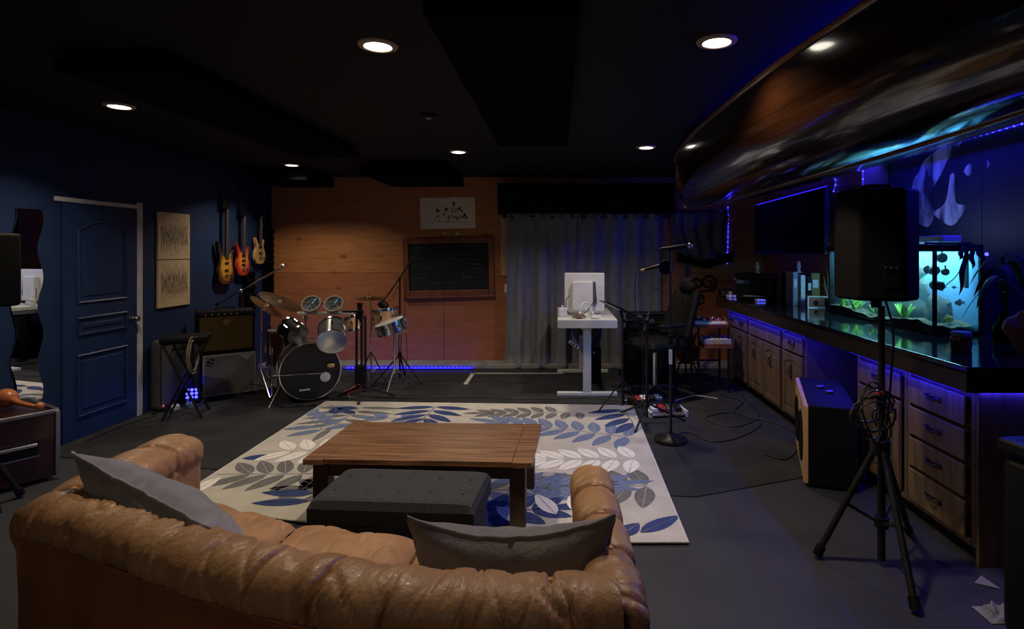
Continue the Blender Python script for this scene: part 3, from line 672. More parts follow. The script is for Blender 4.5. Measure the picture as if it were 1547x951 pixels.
# ================================================================= AMPLIFIERS
AZ = math.atan2(.6, .8)
t = thing('speaker_cabinet', 'black bass cabinet with a silver grid grille carrying the brown amplifier', 'amplifier', (-3.75, 6.37, 0), AZ)
box('case', (-.265, -.14, .03), (.265, .18, .49), 'tolex', t, bevel=.012)
box('front_rim', (-.258, -.163, .035), (.258, -.138, .485), 'silver', t, bevel=.004)
box('speaker_baffle', (-.238, -.1645, .055), (.238, -.150, .468), 'blackfab', t, bevel=0)
g = MB()
for i in range(33): g.b2((-.236 + i * .472 / 32 - .0022, -.171, .056), (-.236 + i * .472 / 32 + .0022, -.166, .466))
for i in range(29): g.b2((-.236, -.169, .058 + i * .406 / 28 - .0022), (.236, -.165, .058 + i * .406 / 28 + .0022))
tag(g.build('grille_bars', 'silver', t), 'silver grid of the grille', kind='stuff')
MB().box((-.185, -.174, .41), (.075, .006, .075)).build('badge', 'black', t, bevel=.003)
lg = MB().tube([(-.205 + .03 * math.cos(a / 6), -.178, .412 + .025 * math.sin(a / 6)) for a in range(0, 34)], .0035, 5).tube([(-.165 + .018 * math.cos(a / 5), -.178, .40 + .02 * math.sin(a / 5)) for a in range(0, 31)], .0035, 5)
lg.build('logo', 'silver', t)
MB().prism([(.09, .465), (.235, .465), (.165, .40)], .168, .173, Matrix(((1, 0, 0, 0), (0, 0, -1, 0), (0, 1, 0, 0), (0, 0, 0, 1)))).build('pennant_badge', 'steel', t)
for sx in (-1, 1):
    for y in (-.12, .14): MB().cyl((sx * .23, y, 0), (sx * .23, y, .035), .02).build('foot', 'black', t)
t = thing('combo_amplifier', 'black combo amplifier with a brown cloth grille on top of the silver grille cabinet', 'amplifier', (-3.77, 6.35, .49), AZ)
box('case', (-.28, -.125, .012), (.28, .16, .47), 'tolex', t, bevel=.014)
box('grille_cloth', (-.255, -.137, .035), (.255, -.120, .405), 'grille', t, bevel=.006)
box('control_panel', (-.255, -.13, .415), (.255, -.118, .452), 'black', t, bevel=.003)
MB().prism([(-.05, .35), (-.025, .372), (.025, .372), (.05, .35), (0, .295)], .138, .143, Matrix(((1, 0, 0, 0), (0, 0, -1, 0), (0, 1, 0, 0), (0, 0, 0, 1)))).build('diamond_badge', 'brass', t)
for i in range(6): MB().cyl((-.2 + i * .06, -.129, .434), (-.2 + i * .06, -.147, .434), .010, .008, 10).build('knob', 'chrome', t)
MB().tube(spline([(-.09, .02, .468), (-.08, .02, .495), (0, .02, .502), (.08, .02, .495), (.09, .02, .468)], 14), .009, 8).build('handle', 'black', t, smooth=True)
for sx in (-1, 1):
    for y in (-.10, .13): MB().cyl((sx * .24, y, 0), (sx * .24, y, .02), .018).build('foot', 'black', t)
# grey padded case leaning on the wall
t = thing('gig_case', 'grey padded case leaning on the navy wall behind the folding stool', 'case', (-4.08, 5.94, 0))
box('padded_body', (-.05, -.28, .01), (.05, .28, .72), 'greypad', t, bevel=.045, seg=4)
MB().tube(spline([(.05, -.08, .60), (.085, -.06, .60), (.085, .06, .60), (.05, .08, .60)], 12), .012, 8).build('carry_handle', 'black', t, smooth=True)
MB().tube([(.051, -.25, .06), (.051, -.25, .66), (.051, .25, .66), (.051, .25, .06)], .004, 5).build('zip_seam', 'black', t)
# folding stool with padded seat
t = thing('folding_stool', 'black padded folding stool beside the stacked amplifiers', 'stool', (-3.66, 5.52, 0), R(20))
box('seat', (-.19, -.16, .73), (.19, .16, .80), 'tolex', t, bevel=.025, seg=3)
for sy in (-1, 1):
    MB().tube([(-.16, sy * .14, .73), (.17, sy * .15, .0)], .011, 8).build('leg', 'blackm', t, smooth=True)
    MB().tube([(.16, sy * .12, .73), (-.17, sy * .13, .0)], .011, 8).build('leg', 'blackm', t, smooth=True)
for sx, z in ((-1, .12), (1, .12)): MB().cyl((sx * .13, -.14, z), (sx * .13, .14, z), .008).build('crossbar', 'blackm', t)
# coiled cable hanging from the stool
c = []
for i in range(120):
    a = i / 120 * 2 * math.pi * 5; r = .085 + .012 * math.sin(i * .7)
    c.append((-3.52 + .012 * math.sin(i * .31), 5.40 + r * .8 * math.cos(a) , .62 + .16 * math.sin(a) - .02 * math.sin(i * .13)))
c = [(-3.50, 5.42, .80)] + c
tag(MB().tube(c, .006, 6).build('coiled_cable', 'tcable', smooth=True), 'tan braided cable coiled and hung over the side of the folding stool', 'cable')
# blue lamp on the floor
t = thing('floor_uplight', 'small blue stage lamp glowing on the floor behind the folding stool', 'lamp', (-3.92, 6.02, 0), R(22))
box('housing', (-.07, -.05, .04), (.07, .06, .18), 'black', t, bevel=.01)
for k in range(3):
    for j in range(3): MB().ball((-.04 + k * .04, -.052, .07 + j * .04), (.016, .008, .016), 10, 6).build('blue_diode', 'bead', t)
box('stand_foot', (-.08, -.07, 0), (.08, .07, .045), 'blackm', t, bevel=.004)
# effects pedals at the foot of the wall
for k, (x, y, m, lab) in enumerate([(-4.02, 5.68, 'blackm', 'black effects pedal with a red light, nearest the door casing'), (-3.92, 5.74, 'whitep', 'small white effects pedal between the black and the blue pedal'), (-3.82, 5.82, 'lblue', 'small blue effects pedal nearest the folding stool')]):
    t = thing('effects_pedal', lab, 'pedal', (x, y, .007), R(40), 'effects pedals at the foot of the navy wall')
    box('enclosure', (-.035, -.055, 0), (.035, .055, .045), m, t, bevel=.006)
    for sx in (-1, 1): MB().cyl((sx * .018, .03, .045), (sx * .018, .03, .06), .008, .007, 10).build('knob', 'chrome', t)
    MB().cyl((0, -.03, .045), (0, -.03, .058), .009, seg=12).build('footswitch', 'chrome', t)
    if k == 0: MB().ball((.02, 0, .048), .006, 8, 5).build('red_light', 'redled', t)

# ================================================================= STANDS
def tripod(t, h, r=.011, spread=.28, zc=.16, rot=0, m='blackm', foot='black', legs=3):
    for i in range(legs):
        a = rot + i * 2 * math.pi / legs
        l = MB().tube([(0.012 * math.cos(a), .012 * math.sin(a), zc), (spread * math.cos(a), spread * math.sin(a), .012)], r * .8, 8).build('leg', m, t, smooth=True)
        MB().ball((spread * math.cos(a), spread * math.sin(a), .013), .014, 10, 6).build('rubber_foot', foot, l)
    MB().cyl((0, 0, .05), (0, 0, h), r).build('pole', m, t, smooth=True)
    MB().cyl((0, 0, zc - .03), (0, 0, zc + .03), r * 2.2).build('leg_collar', m, t, smooth=True)
def mic(t, a, b, name='microphone', ball=.024):
    a, b = Vector(a), Vector(b); d_ = (b - a).normalized()
    o = MB().tube([a, a + (b - a) * .25, a + (b - a) * .78, a + (b - a) * .82], [.011, .013, .019, .019], 12).build(name, 'black', t, smooth=True)
    MB().ball(b - d_ * ball * .4, ball, 14, 9).build('mesh_head', 'steel', o, smooth=True)
    return o
# boom stand behind the amplifiers
t = thing('boom_stand', 'microphone boom stand rising behind the stacked amplifiers, its arm slanting up to the drums', 'microphone stand', (-3.79, 6.70, 0))
tripod(t, 1.11, .014, .17, .2, R(90))
MB().cyl((0, 0, .5), (0, 0, 1.10), .026).build('upper_sleeve', 'blackm', t, smooth=True)
MB().tube([(-.264, -.0, 1.00), (.466, 0, 1.42)], .010, 8).build('boom_arm', 'chrome', t, smooth=True)
MB().ball((0, -.012, 1.145), .028, 12, 8).build('clutch', 'chrome', t, smooth=True)
MB().cyl((-.264, 0, 1.0), (-.30, 0, .98), .017).build('counterweight', 'black', t)
MB().cyl((.466, 0, 1.42), (.505, -.01, 1.46), .014, .018).build('mic_clip', 'whitep', t)
# right hand drum overhead
t = thing('boom_stand', 'black boom stand between the drum kit and the chalkboard, arm reaching past the board frame', 'microphone stand', (-1.97, 6.95, 0))
tripod(t, 1.28, .012, .33, .34, R(-25))
MB().tube([(.20, -.1, 1.57), (0, 0, 1.29), (-.24, .05, .97)], .010, 8).build('boom_arm', 'blackm', t, smooth=True)
MB().ball((0, 0, 1.29), .026, 12, 8).build('clutch', 'blackm', t, smooth=True)
MB().cyl((0, 0, .40), (0, 0, .85), .020).build('lower_tube', 'steel', t)
m_ = MB().lathe([(.02, -.06), (.045, -.05), (.052, 0), (.045, .05), (.02, .06)], 16, axis((-.215, .03, .955), (.8, -.1, -.6))).build('drum_microphone', 'black', t, smooth=True)
MB().tube(spline([(-.2, .03, .98), (-.10, .0, 1.02), (-.03, .02, 1.18), (.02, .02, 1.22), (.07, .0, 1.25), (.06, .0, .85), (.09, 0, .35), (.05, 0, .02)], 40), .004, 5).build('cable', 'cable', t, smooth=True)

# ================================================================= DRUM KIT
def hoop(mb, m, r, z, t_=.012, seg=40): mb.lathe([(r, z - t_), (r + .008, z - t_), (r + .008, z + t_), (r, z + t_), (r, z - t_)], seg, m)
def drum(name, label, origin, ax, r, depth, shell, head_f, head_b, lugs=8, legs=None, group='drums of the kit'):
    t = thing(name, label, 'drum', origin, group=group); m = axis((0, 0, 0), ax)
    MB().lathe([(r, 0), (r, depth), (r - .008, depth), (r - .008, 0), (r, 0)], 40, m).build('shell', shell, t, smooth=True)
    MB().lathe([(.001, -.003), (r * .98, -.003), (r * .98, .001), (.001, .001)], 40, m).build('head', head_b, t, smooth=True)
    MB().lathe([(.001, depth - .001), (r * .98, depth - .001), (r * .98, depth + .003), (.001, depth + .003)], 40, m).build('head', head_f, t, smooth=True)
    for z in (.004, depth - .004):
        mb = MB(); hoop(mb, m, r, z); mb.build('hoop', 'chrome', t, smooth=True)
    for i in range(lugs):
        a = 2 * math.pi * (i + .5) / lugs; p = lambda z, rr: m @ Vector((rr * math.cos(a), rr * math.sin(a), z))
        l = MB().cyl(p(depth * .36, r + .012), p(depth * .64, r + .012), .011, seg=8)
        l.cyl(p(.0, r + .012), p(depth, r + .012), .0035, seg=6).build('lug', 'chrome', t, smooth=True)
    return t, m
# bass drum
ax = Vector((.50, -.86, 0)).normalized()
bo = Vector((-2.66, 6.02, .335)) - ax * .40
bd, bm_ = drum('bass_drum', 'black headed bass drum standing on its rim at the front of the kit', bo, ax, .30, .40, 'shell', 'blackhead', 'blackhead', 8)
MB().lathe([(.001, .404), (.052, .404), (.052, .407), (.001, .407)], 24, bm_ @ Matrix.Translation((.145, -.075, 0))).build('port_patch', 'whitep', bd)
MB().prism([(-.055, 0), (.055, 0), (.05, .02), (-.05, .02)], .404, .407, bm_ @ Matrix.Translation((-.06, -.20, 0))).build('maker_badge', 'chrome', bd)
for s_ in (-1, 1):
    q = bm_ @ Vector((s_ * .27, -.10, .30)); f = bm_ @ Vector((s_ * .40, -.33, .42))
    MB().tube([q, f], .007, 8).build('spur', 'chrome', bd, smooth=True)
MB().tube([bm_ @ Vector((-.36, .0, .46)), bm_ @ Vector((.12, -.02, .46))], .006, 8).build('mic_arm', 'chrome', bd, smooth=True)
MB().lathe([(.012, 0), (.022, .01), (.026, .05), (.018, .07)], 12, bm_ @ Matrix.Translation((.16, .05, .45)) @ Matrix.Rotation(R(90), 4, 'Y')).build('beater_microphone', 'head', bd, smooth=True)
MB().cyl((bm_ @ Vector((-.05, .30, .18))), (bm_ @ Vector((-.05, .47, .18))), .014).build('tom_mount_post', 'chrome', bd)
# floor tom
ft, m_ = drum('floor_tom', 'dark red floor tom behind and beside the bass drum, near the amplifiers', (-3.13, 6.42, .34), (0, 0, 1), .185, .38, 'redshell', 'whitep', 'blackhead', 8)
for i in range(3):
    a = 2 * math.pi * i / 3 + .3
    MB().tube([(.205 * math.cos(a), .205 * math.sin(a), .22), (.205 * math.cos(a), .205 * math.sin(a), -.30), (.225 * math.cos(a), .225 * math.sin(a), -.335)], .008, 8).build('leg', 'chrome', ft, smooth=True)
# rack toms
drum('rack_tom', 'grey rack tom tilted to show its tan underside head', Vector((-2.41, 5.96, .665)), (-.30, .85, .50), .145, .24, 'shell', 'blackhead', 'head', 6)
drum('rack_tom', 'small black rack tom mounted over the left of the bass drum', Vector((-2.83, 6.10, .71)), (-.75, .40, .40), .11, .20, 'tolex', 'blackhead', 'blackhead', 6)
drum('tambour_drum', 'small tan drum without a cover between the grey tom and the stand cluster', Vector((-2.30, 6.33, .735)), (-.35, .1, .9), .085, .15, 'head', 'head', 'blackhead', 6)
drum('bongo_drum', 'amber wooden drum behind the black stand, under the small cymbal', Vector((-2.09, 6.74, .735)), (-.1, .05, 1), .125, .19, 'natural', 'head', 'blackhead', 6)
sn, m_ = drum('snare_drum', 'tilted chrome snare drum on a stand beside the black boom stand', Vector((-1.93, 6.50, .70)), (-.30, -.12, .95), .17, .11, 'chrome', 'whitep', 'blackhead', 8)
MB().cyl((0.02, .02, -.02), (0.02, .02, -.50), .012).build('stand_tube', 'chrome', sn)
for i in range(3):
    a = i * 2.1 + .4
    MB().tube([(0.02, .02, -.42), (.02 + .24 * math.cos(a), .02 + .24 * math.sin(a), -.69)], .008, 8).build('stand_leg', 'chrome', sn, smooth=True)
    MB().tube([(0.02, .02, -.06), (.02 + .15 * math.cos(a), .02 + .15 * math.sin(a), -.01)], .007, 8).build('basket_arm', 'chrome', sn, smooth=True)
# percussion bar with two small spoked pads
t = thing('percussion_bar', 'white bar on a chrome post over the bass drum, holding two small open drums', 'drum hardware', (-2.60, 6.25, 0))
MB().box((0, 0, .932), (.62, .028, .028)).build('bar', 'whitep', t, bevel=.006)
MB().cyl((-.22, 0, .64), (-.22, 0, .93), .013).build('post', 'chrome', t, smooth=True)
MB().cyl((-.22, 0, .86), (-.22, 0, .91), .028).build('clamp', 'chrome', t, smooth=True)
for k, x in enumerate((-.155, .095)):
    m = axis((x, 0, 1.035), (.1, -.80, .60)); mb = MB()
    p_ = MB().lathe([(.088, -.016), (.105, -.016), (.105, .016), (.088, .016), (.088, -.016)], 36, m).build('open_drum', 'silver', t, smooth=True)
    MB().lathe([(.001, -.022), (.086, -.022), (.086, -.018), (.001, -.018)], 32, m).build('drum_skin', 'greypad', p_, smooth=True)
    for i in range(3):
        a = i * math.pi / 3; q = lambda s_: m @ Vector((.094 * math.cos(a) * s_, .094 * math.sin(a) * s_, .004))
        MB().cyl(q(-1), q(1), .006, seg=6).build('spoke', 'chrome', p_)
    for i in range(6):
        a = i * math.pi / 3; MB().cyl(m @ Vector((.112 * math.cos(a), .112 * math.sin(a), -.018)), m @ Vector((.112 * math.cos(a), .112 * math.sin(a), .018)), .005, seg=6).build('tension_rod', 'chrome', p_)
    MB().cyl((x, 0, .94), (x, .01, 1.03), .008).build('stem', 'chrome', p_)
# cymbals
def cymbal(label, base, top, tilt, r, m, spread=.28, zc=.34, rot=0, boom=None):
    t = thing('cymbal', label, 'cymbal', base, group='cymbals of the kit')
    tx = Vector(top) - Vector(base)
    mm_ = axis(tx, tilt)
    MB().lathe([(.004, .026), (.022, .024), (.034, .010), (r * .5, .002), (r, -.012), (r, -.0145), (r * .5, -.001), (.034, .007), (.02, .02), (.004, .022)], 48, mm_).build('plate', m, t, smooth=True)
    MB().lathe([(.012, .022), (.014, .035), (.006, .05), (.001, .05)], 12, mm_).build('wing_nut', 'chrome', t)
    j = Vector(boom) - Vector(base) if boom else Vector((0, 0, tx.z - .05))
    MB().tube([j, tx], .008, 8).build('arm', 'chrome', t, smooth=True)
    MB().cyl((0, 0, .10), (0, 0, j.z), .011).build('tube', 'chrome', t, smooth=True)
    MB().cyl((0, 0, j.z * .55), (0, 0, j.z * .55 + .05), .018).build('height_collar', 'chrome', t, smooth=True)
    for i in range(3):
        a = rot + i * 2 * math.pi / 3
        l = MB().tube([(0, 0, zc), (spread * math.cos(a), spread * math.sin(a), .014)], .009, 8).build('leg', 'chrome', t, smooth=True)
        MB().tube([(0, 0, .12), (spread * .5 * math.cos(a), spread * .5 * math.sin(a), zc * .5)], .006, 6).build('leg_brace', 'chrome', l)
        MB().ball((spread * math.cos(a), spread * math.sin(a), .015), .016, 8, 6).build('rubber_foot', 'black', l)
cymbal('large dark cymbal tilted steeply between the amplifiers and the plywood wall', (-3.40, 6.62, 0), (-3.24, 6.55, 1.045), (.46, .0, .88), .25, 'cymdark', .24, .30, .4, boom=(-3.40, 6.62, .98))
cymbal('bronze cymbal edge on in front of the large dark cymbal, beside the amplifiers', (-3.33, 6.28, 0), (-3.25, 6.26, 1.01), (.60, .15, .78), .20, 'brass', .24, .30, 1.4, boom=(-3.33, 6.28, .95))
cymbal('small flat cymbal to the right of the drums, in front of the plywood wall', (-2.30, 6.88, 0), (-2.20, 6.5, 1.09), (.05, -.05, 1), .18, 'brass', .20, .40, .9, boom=(-2.28, 6.80, 1.05))
# black column stand cluster in front of the kit
t = thing('electronics_stand', 'black twin post stand with a cowbell block, in front of the small drums', 'drum hardware', (-2.17, 6.12, 0))
for x in (-.035, .02, .06): MB().cyl((x, .0, .12), (x, .0, .92), .014).build('post', 'blackm', t, smooth=True)
MB().box((0.01, 0, .28), (.12, .05, .20)).build('lower_clamp', 'black', t, bevel=.01)
MB().box((.0, 0, .93), (.07, .05, .10)).build('head_block', 'black', t, bevel=.006)
MB().box((-.08, 0, .965), (.22, .035, .022)).build('crossbar', 'black', t, bevel=.005)
MB().cyl((.0, 0, .97), (.0, 0, 1.06), .022, .032).build('top_cup', 'black', t)
for a, l in ((R(-75), .26), (R(20), .36), (R(160), .30)):
    MB().tube([(0.01, 0, .16), (.01 + l * math.cos(a), l * math.sin(a), .02)], .013, 8).build('leg', 'blackm', t, smooth=True)
for z in (.42, .62): MB().cyl((.02, -.016, z), (.02, -.035, z), .012).build('wing_bolt', 'chrome', t)
# hi-hat / bass pedals
t = thing('drum_pedal', 'chrome and red bass drum pedal on the floor behind the bass drum', 'pedal', (-2.32, 6.42, .007), R(-30))
box('base_plate', (-.06, -.14, 0), (.06, .14, .012), 'blackm', t, bevel=.003)
MB().box((0, -.02, .06), (.07, .24, .012), rx=R(16)).build('footboard', 'redpl', t, bevel=.003)
for sx in (-1, 1): MB().cyl((sx * .065, .12, 0), (sx * .065, .12, .20), .009).build('upright', 'chrome', t)
MB().cyl((-.065, .12, .2), (.065, .12, .2), .008).build('axle', 'chrome', t)
MB().cyl((0, .12, .2), (0, .06, .30), .006).ball((0, .055, .31), .026, 12, 8).build('beater', 'whitep', t, smooth=True)
t = thing('cable_tangle', 'loose chrome clamps and cables lying on the carpet before the bass drum', 'drum hardware', (-2.70, 5.82, .007))
for k in range(3):
    x = -.16 + k * .15
    c_ = MB().tube([(x + .05 * math.cos(a), .02 * math.sin(a) + .02 * k, .014 + .006 * (k % 2)) for a in [i * .35 for i in range(18)]], .007, 6).build('clamp_ring', 'chrome', t, smooth=True)
MB().tube(spline([(-.3, .1, .008), (-.1, -.02, .01), (.1, .05, .008), (.3, -.03, .008), (.45, .06, .008)], 30), .005, 5).build('cable', 'cable', t, smooth=True)
# blue strip at the foot of the wall
t = thing('diode_strip', 'blue light strip along the concrete curb behind the drum kit', 'light strip', (-2.05, 7.70, .0))
MB().box((0, 0, .024), (1.75, .012, .02)).build('channel', 'strip', t)
mb = MB()
for i in range(30): MB and mb.ball((-.83 + i * .057, -.008, .026), .007, 6, 4)
tag(mb.build('diodes', 'bead', t), kind='stuff')
box('mount_rail', (-.88, -.012, .0), (.88, .010, .012), 'black', t, bevel=0)

# ================================================================= BACK WALL
t = thing('chalkboard', 'black chalkboard in a reddish oak frame on the plywood wall, covered in faint chalk writing', 'chalkboard', (-1.587, 8.1, 1.40)); t.rotation_euler = (0, R(-1.3), 0)
WX, WZ, FW = .655, .42, .085
for sx in (-1, 1): box('frame_stile', (sx * (WX - FW / 2) - FW / 2, -.045, -WZ), (sx * (WX - FW / 2) + FW / 2, -.001, WZ), 'oakframe', t, bevel=.012, seg=3)
for sz in (-1, 1): box('frame_rail', (-WX + FW, -.044, sz * (WZ - FW / 2) - FW / 2), (WX - FW, -.001, sz * (WZ - FW / 2) + FW / 2), 'oakframe', t, bevel=.012, seg=3)
box('chalk_ledge', (-WX - .005, -.075, -WZ - .025), (WX + .005, -.001, -WZ + .004), 'oakframe', t, bevel=.006)
box('slate', (-WX + FW - .005, -.018, -WZ + FW - .005), (WX - FW + .005, -.006, WZ - FW + .005), 'slate', t, bevel=0)
r = random.Random(3); mb = MB()
def scribble(x, z, n, h, th=.0016):
    for i in range(n):
        p = [(x + r.uniform(0, h), z + r.uniform(0, h)) for _ in range(r.choice((3, 3, 4)))]; mb.tube([(a, -.0188, b) for a, b in p], th, 4, caps=False); x += h * r.uniform(.75, 1.15)
for row, (x0, x1, h, z) in enumerate([(-.52, -.30, .022, .27), (-.50, -.38, .03, .21), (-.53, -.35, .026, .12), (-.53, -.46, .02, .03), (-.34, -.26, .016, -.02), (-.50, -.30, .03, -.17), (-.27, .22, .036, -.25),
                                      (-.05, .14, .035, .10), (-.12, .10, .02, .17), (.10, .50, .024, .29), (.30, .52, .03, .22), (.20, .46, .034, .15), (.14, .52, .03, .08), (.26, .48, .03, .02), (.24, .50, .032, -.05), (.38, .5, .03, -.11), (.18, .42, .028, -.17), (.16, .24, .02, -.12), (-.22, .06, .018, .28)]):
    scribble(x0, z, int((x1 - x0) / h), h)
tag(mb.build('chalk_writing', 'chalk', t), 'faint chalk handwriting in rows', kind='stuff')
# poster
t = thing('sketch_poster', 'pale poster with a small ink sketch pinned on the plywood above the chalkboard', 'poster', (-1.605, 8.098, 2.17)); t.rotation_euler = (0, R(-1.2), 0)
def pf(u, v):
    return Vector((-.395 + .79 * u, -.004 - .006 * abs(math.sin(u * 3.1)) * (1 - v) , -.225 + .45 * v))
MB().grid(pf, 20, 8).build('sheet', 'poster', t, smooth='all')
mb = MB(); r = random.Random(11)
for cx, s_ in ((-.15, .11), (-.02, .12), (.09, .17), (.17, .12), (.24, .06)):
    for k in range(9):
        a = r.uniform(0, math.pi); l = s_ * r.uniform(.15, .45); z = -.12 + r.uniform(0, s_ * 1.4); x = cx + r.uniform(-.04, .04)
        mb.tube([(x - l / 2 * math.cos(a), -.013, z - l / 2 * math.sin(a)), (x + .01, -.013, z + .008), (x + l / 2 * math.cos(a), -.013, z + l / 2 * math.sin(a))], r.uniform(.0025, .006), 5)
    mb.ball((cx, -.012, -.12 + s_ * 1.5), (.018, .003, .022), 8, 5)
mb.tube([(-.26, -.013, -.125), (.3, -.013, -.135)], .002, 4)
tag(mb.build('ink_sketch', 'ink', t), 'loose dark ink sketch', kind='stuff')
for x, lab in ((-1.66, 'small white clip above the chalkboard frame, nearer the drums'), (-1.465, 'small white clip above the chalkboard frame, nearer the curtain')):
    t = thing('wall_clip', lab, 'clip', (x, 8.1, 1.875), group='white clips above the chalkboard')
    box('clip_body', (-.028, -.014, -.012), (.028, -.001, .012), 'whitep', t, bevel=.003); box('clip_lip', (-.02, -.022, -.010), (.02, -.013, -.004), 'whitep', t, bevel=.001)
t = thing('light_switch', 'white light switch plate on the plywood beside the curtain edge', 'switch', (-.755, 8.1, 1.085))
box('wall_plate', (-.037, -.008, -.06), (.037, -.001, .06), 'whitep', t, bevel=.003); box('rocker', (-.016, -.013, -.032), (.016, -.007, .032), 'whitep', t, bevel=.002)
# valance box and curtains
t = thing('valance_box', 'black fabric valance box across the top of the grey curtains', 'valance', (.37, 7.93, 2.14))
box('front_board', (-1.22, -.18, 0), (1.22, -.15, .42), 'blackfab', t, bevel=.006)
for sx in (-1, 1): box('end_board', (sx * 1.205 - .015, -.15, 0), (sx * 1.205 + .015, .165, .42), 'blackfab', t, bevel=.004)
box('top_board', (-1.19, -.15, .39), (1.19, .165, .42), 'blackfab', t, bevel=.004)
t = thing('curtain_rod', 'dark curtain rod behind the valance carrying the grommets', 'curtain rod', (.37, 7.87, 2.105))
MB().cyl((-1.12, 0, 0), (1.12, 0, 0), .014).build('rod', 'blackm', t, smooth=True)
for sx in (-1, 1): MB().ball((sx * 1.14, 0, 0), .03, 12, 8).build('finial', 'blackm', t, smooth=True)
for sx in (-1, 1): box('wall_bracket', (sx * 1.0 - .012, 0, -.03), (sx * 1.0 + .012, .23, .02), 'blackm', t, bevel=.002)
def curtain(label, x0, x1, y, z0, z1, folds, amp, m, bulge=.0, grom=True):
    t = thing('grommet_curtain', label, 'curtain', ((x0 + x1) / 2, y, z0)); w_ = x1 - x0; H_ = z1 - z0
    def fn(u, v):
        a = amp * (.65 + .5 * (1 - v)) ; ph = u * folds * 2 * math.pi + .5 * noise.noise(Vector((u * 4, v * 2, x0)))
        x = -w_ / 2 + w_ * u + (u - .5) * bulge * (1 - v) ** 2 + .012 * noise.noise(Vector((u * 9, v * 5, 1)))
        yy = a * math.sin(ph) + .35 * a * math.sin(2.3 * ph + 1) * (1 - v) + .02 * noise.noise(Vector((u * 7, v * 3, 4)))
        if v < .06: yy -= (.06 - v) * .8
        return Vector((x, yy, H_ * v))
    mb = MB().grid(fn, 150, 50); o = mb.build('cloth', m, t, smooth='all')
    s_ = o.modifiers.new('thick', 'SOLIDIFY'); s_.thickness = .004
    if grom:
        for i in range(int(folds * 2)):
            u = (i + .5) / (folds * 2); p = fn(u, .965); mb = MB()
            MB().tube([p + Vector((.030 * math.cos(a), -.004, .030 * math.sin(a))) for a in [k * math.pi / 8 for k in range(16)]], .007, 6, closed=True).build('grommet', 'blackm', t, smooth=True)
curtain('grey grommet curtain drawn from the plywood to behind the white desk', -.73, .25, 7.84, .012, 2.17, 3.5, .055, 'curtain', .06)
curtain('grey grommet curtain from behind the white desk to the microphone stands', .262, 1.42, 7.84, .012, 2.17, 4, .055, 'curtain', .02)
# draped sheer in the right part of the wall
t = thing('draped_sheer', 'dark sheer cloth gathered in a swag over the small window right of the curtains', 'curtain', (2.0, 8.02, 1.40))
def sw(u, v):
    x = -.40 + .80 * u; top = .78; dep = .10 + .16 * abs(2 * u - 1) ** 1.8
    return Vector((x + .02 * math.sin(v * 6 + u * 3), .035 * math.sin(u * 26 + v * 1.5) - .05 * (1 - v) * (1 - abs(2 * u - 1)), dep + (top - dep) * v))
o = MB().grid(sw, 70, 24).build('cloth', 'sheer', t, smooth='all'); o.modifiers.new('thick', 'SOLIDIFY').thickness = .004
o = MB().grid(lambda u, v: Vector((-.30 + .80 * u, .0 + .02 * math.sin(u * 20), -.02 + .10 * abs(2 * u - 1) + (.14) * v)), 40, 6).build('shadow_strip', 'blackfab', t, smooth='all'); o.modifiers.new('thick', 'SOLIDIFY').thickness = .02  # black strip stands in for the shadow hanging below the sheer
MB().cyl((-.44, -.0, .79), (.44, 0, .79), .012).build('rod', 'blackm', t)
for sx in (-1, 1): MB().cyl((sx * .42, 0, .79), (sx * .42, .075, .79), .01).build('rod_bracket', 'blackm', t)
# scroll ornament
t = thing('scroll_ornament', 'dark wrought metal scroll ornament on the plywood under the draped sheer', 'wall art', (2.06, 8.085, 1.05))
def spir(cx, cz, r0, turns, s_=1, a0=0): return [(cx + s_ * r0 * (1 - i / 40 * .85) * math.cos(a0 + i / 40 * turns * 2 * math.pi), 0, cz + r0 * (1 - i / 40 * .85) * math.sin(a0 + i / 40 * turns * 2 * math.pi)) for i in range(40)]
for p in (spir(.08, .12, .13, 1.5, 1, -1.2), spir(-.08, .10, .10, 1.3, -1, -1.0), spir(-.06, -.12, .09, 1.4, -1, 1.0)): MB().tube(p, .014, 8).build('scroll', 'blackm', t, smooth=True)
MB().tube(spline([(-.14, 0, -.10), (-.02, 0, .0), (.12, 0, .02), (.18, 0, .14)], 16), .012, 8).build('stem', 'blackm', t, smooth=True)
# ================================================================= STANDING DESK
t = thing('standing_desk', 'white standing desk seen end on in front of the grey curtains', 'desk', (.31, 6.9, 0))
box('desktop', (-.33, -.70, .815), (.33, .70, .865), 'whitem', t, bevel=.006)
box('edge_band', (-.33, -.706, .772), (.33, -.694, .862), 'whitem', t, bevel=.003)
for y in (-.60, .60):
    box('column', (-.045, y - .035, .03), (.045, y + .035, .78), 'whitem', t, bevel=.005)
    box('foot_bar', (-.335, y - .04, .007), (.335, y + .04, .045), 'whitem', t, bevel=.006)
    for sx in (-1, 1): MB().cyl((sx * .31, y, 0), (sx * .31, y, .012), .02).build('glide', 'yellowt' if (y < 0 and sx < 0) else 'black', t)
box('cross_rail', (-.06, -.6, .74), (.06, .6, .79), 'whitem', t, bevel=.004)
box('cable_tray', (-.10, -.2, .62), (.16, .5, .74), 'blackm', t, bevel=.004)
t = thing('monitor', 'white all in one monitor standing on the desk with its back to the room', 'monitor', (.295, 6.62, .866), R(-4))
box('screen_shell', (-.235, .0, .05), (.235, .045, .50), 'whitep', t, bevel=.012)
box('back_cover', (-.14, -.055, .06), (.10, .0, .40), 'whitep', t, bevel=.012)
box('stand_neck', (-.05, -.04, .0), (.07, .06, .10), 'whitep', t, bevel=.006); box('stand_base', (-.15, -.10, 0), (.20, .15, .012), 'whitep', t, bevel=.004)
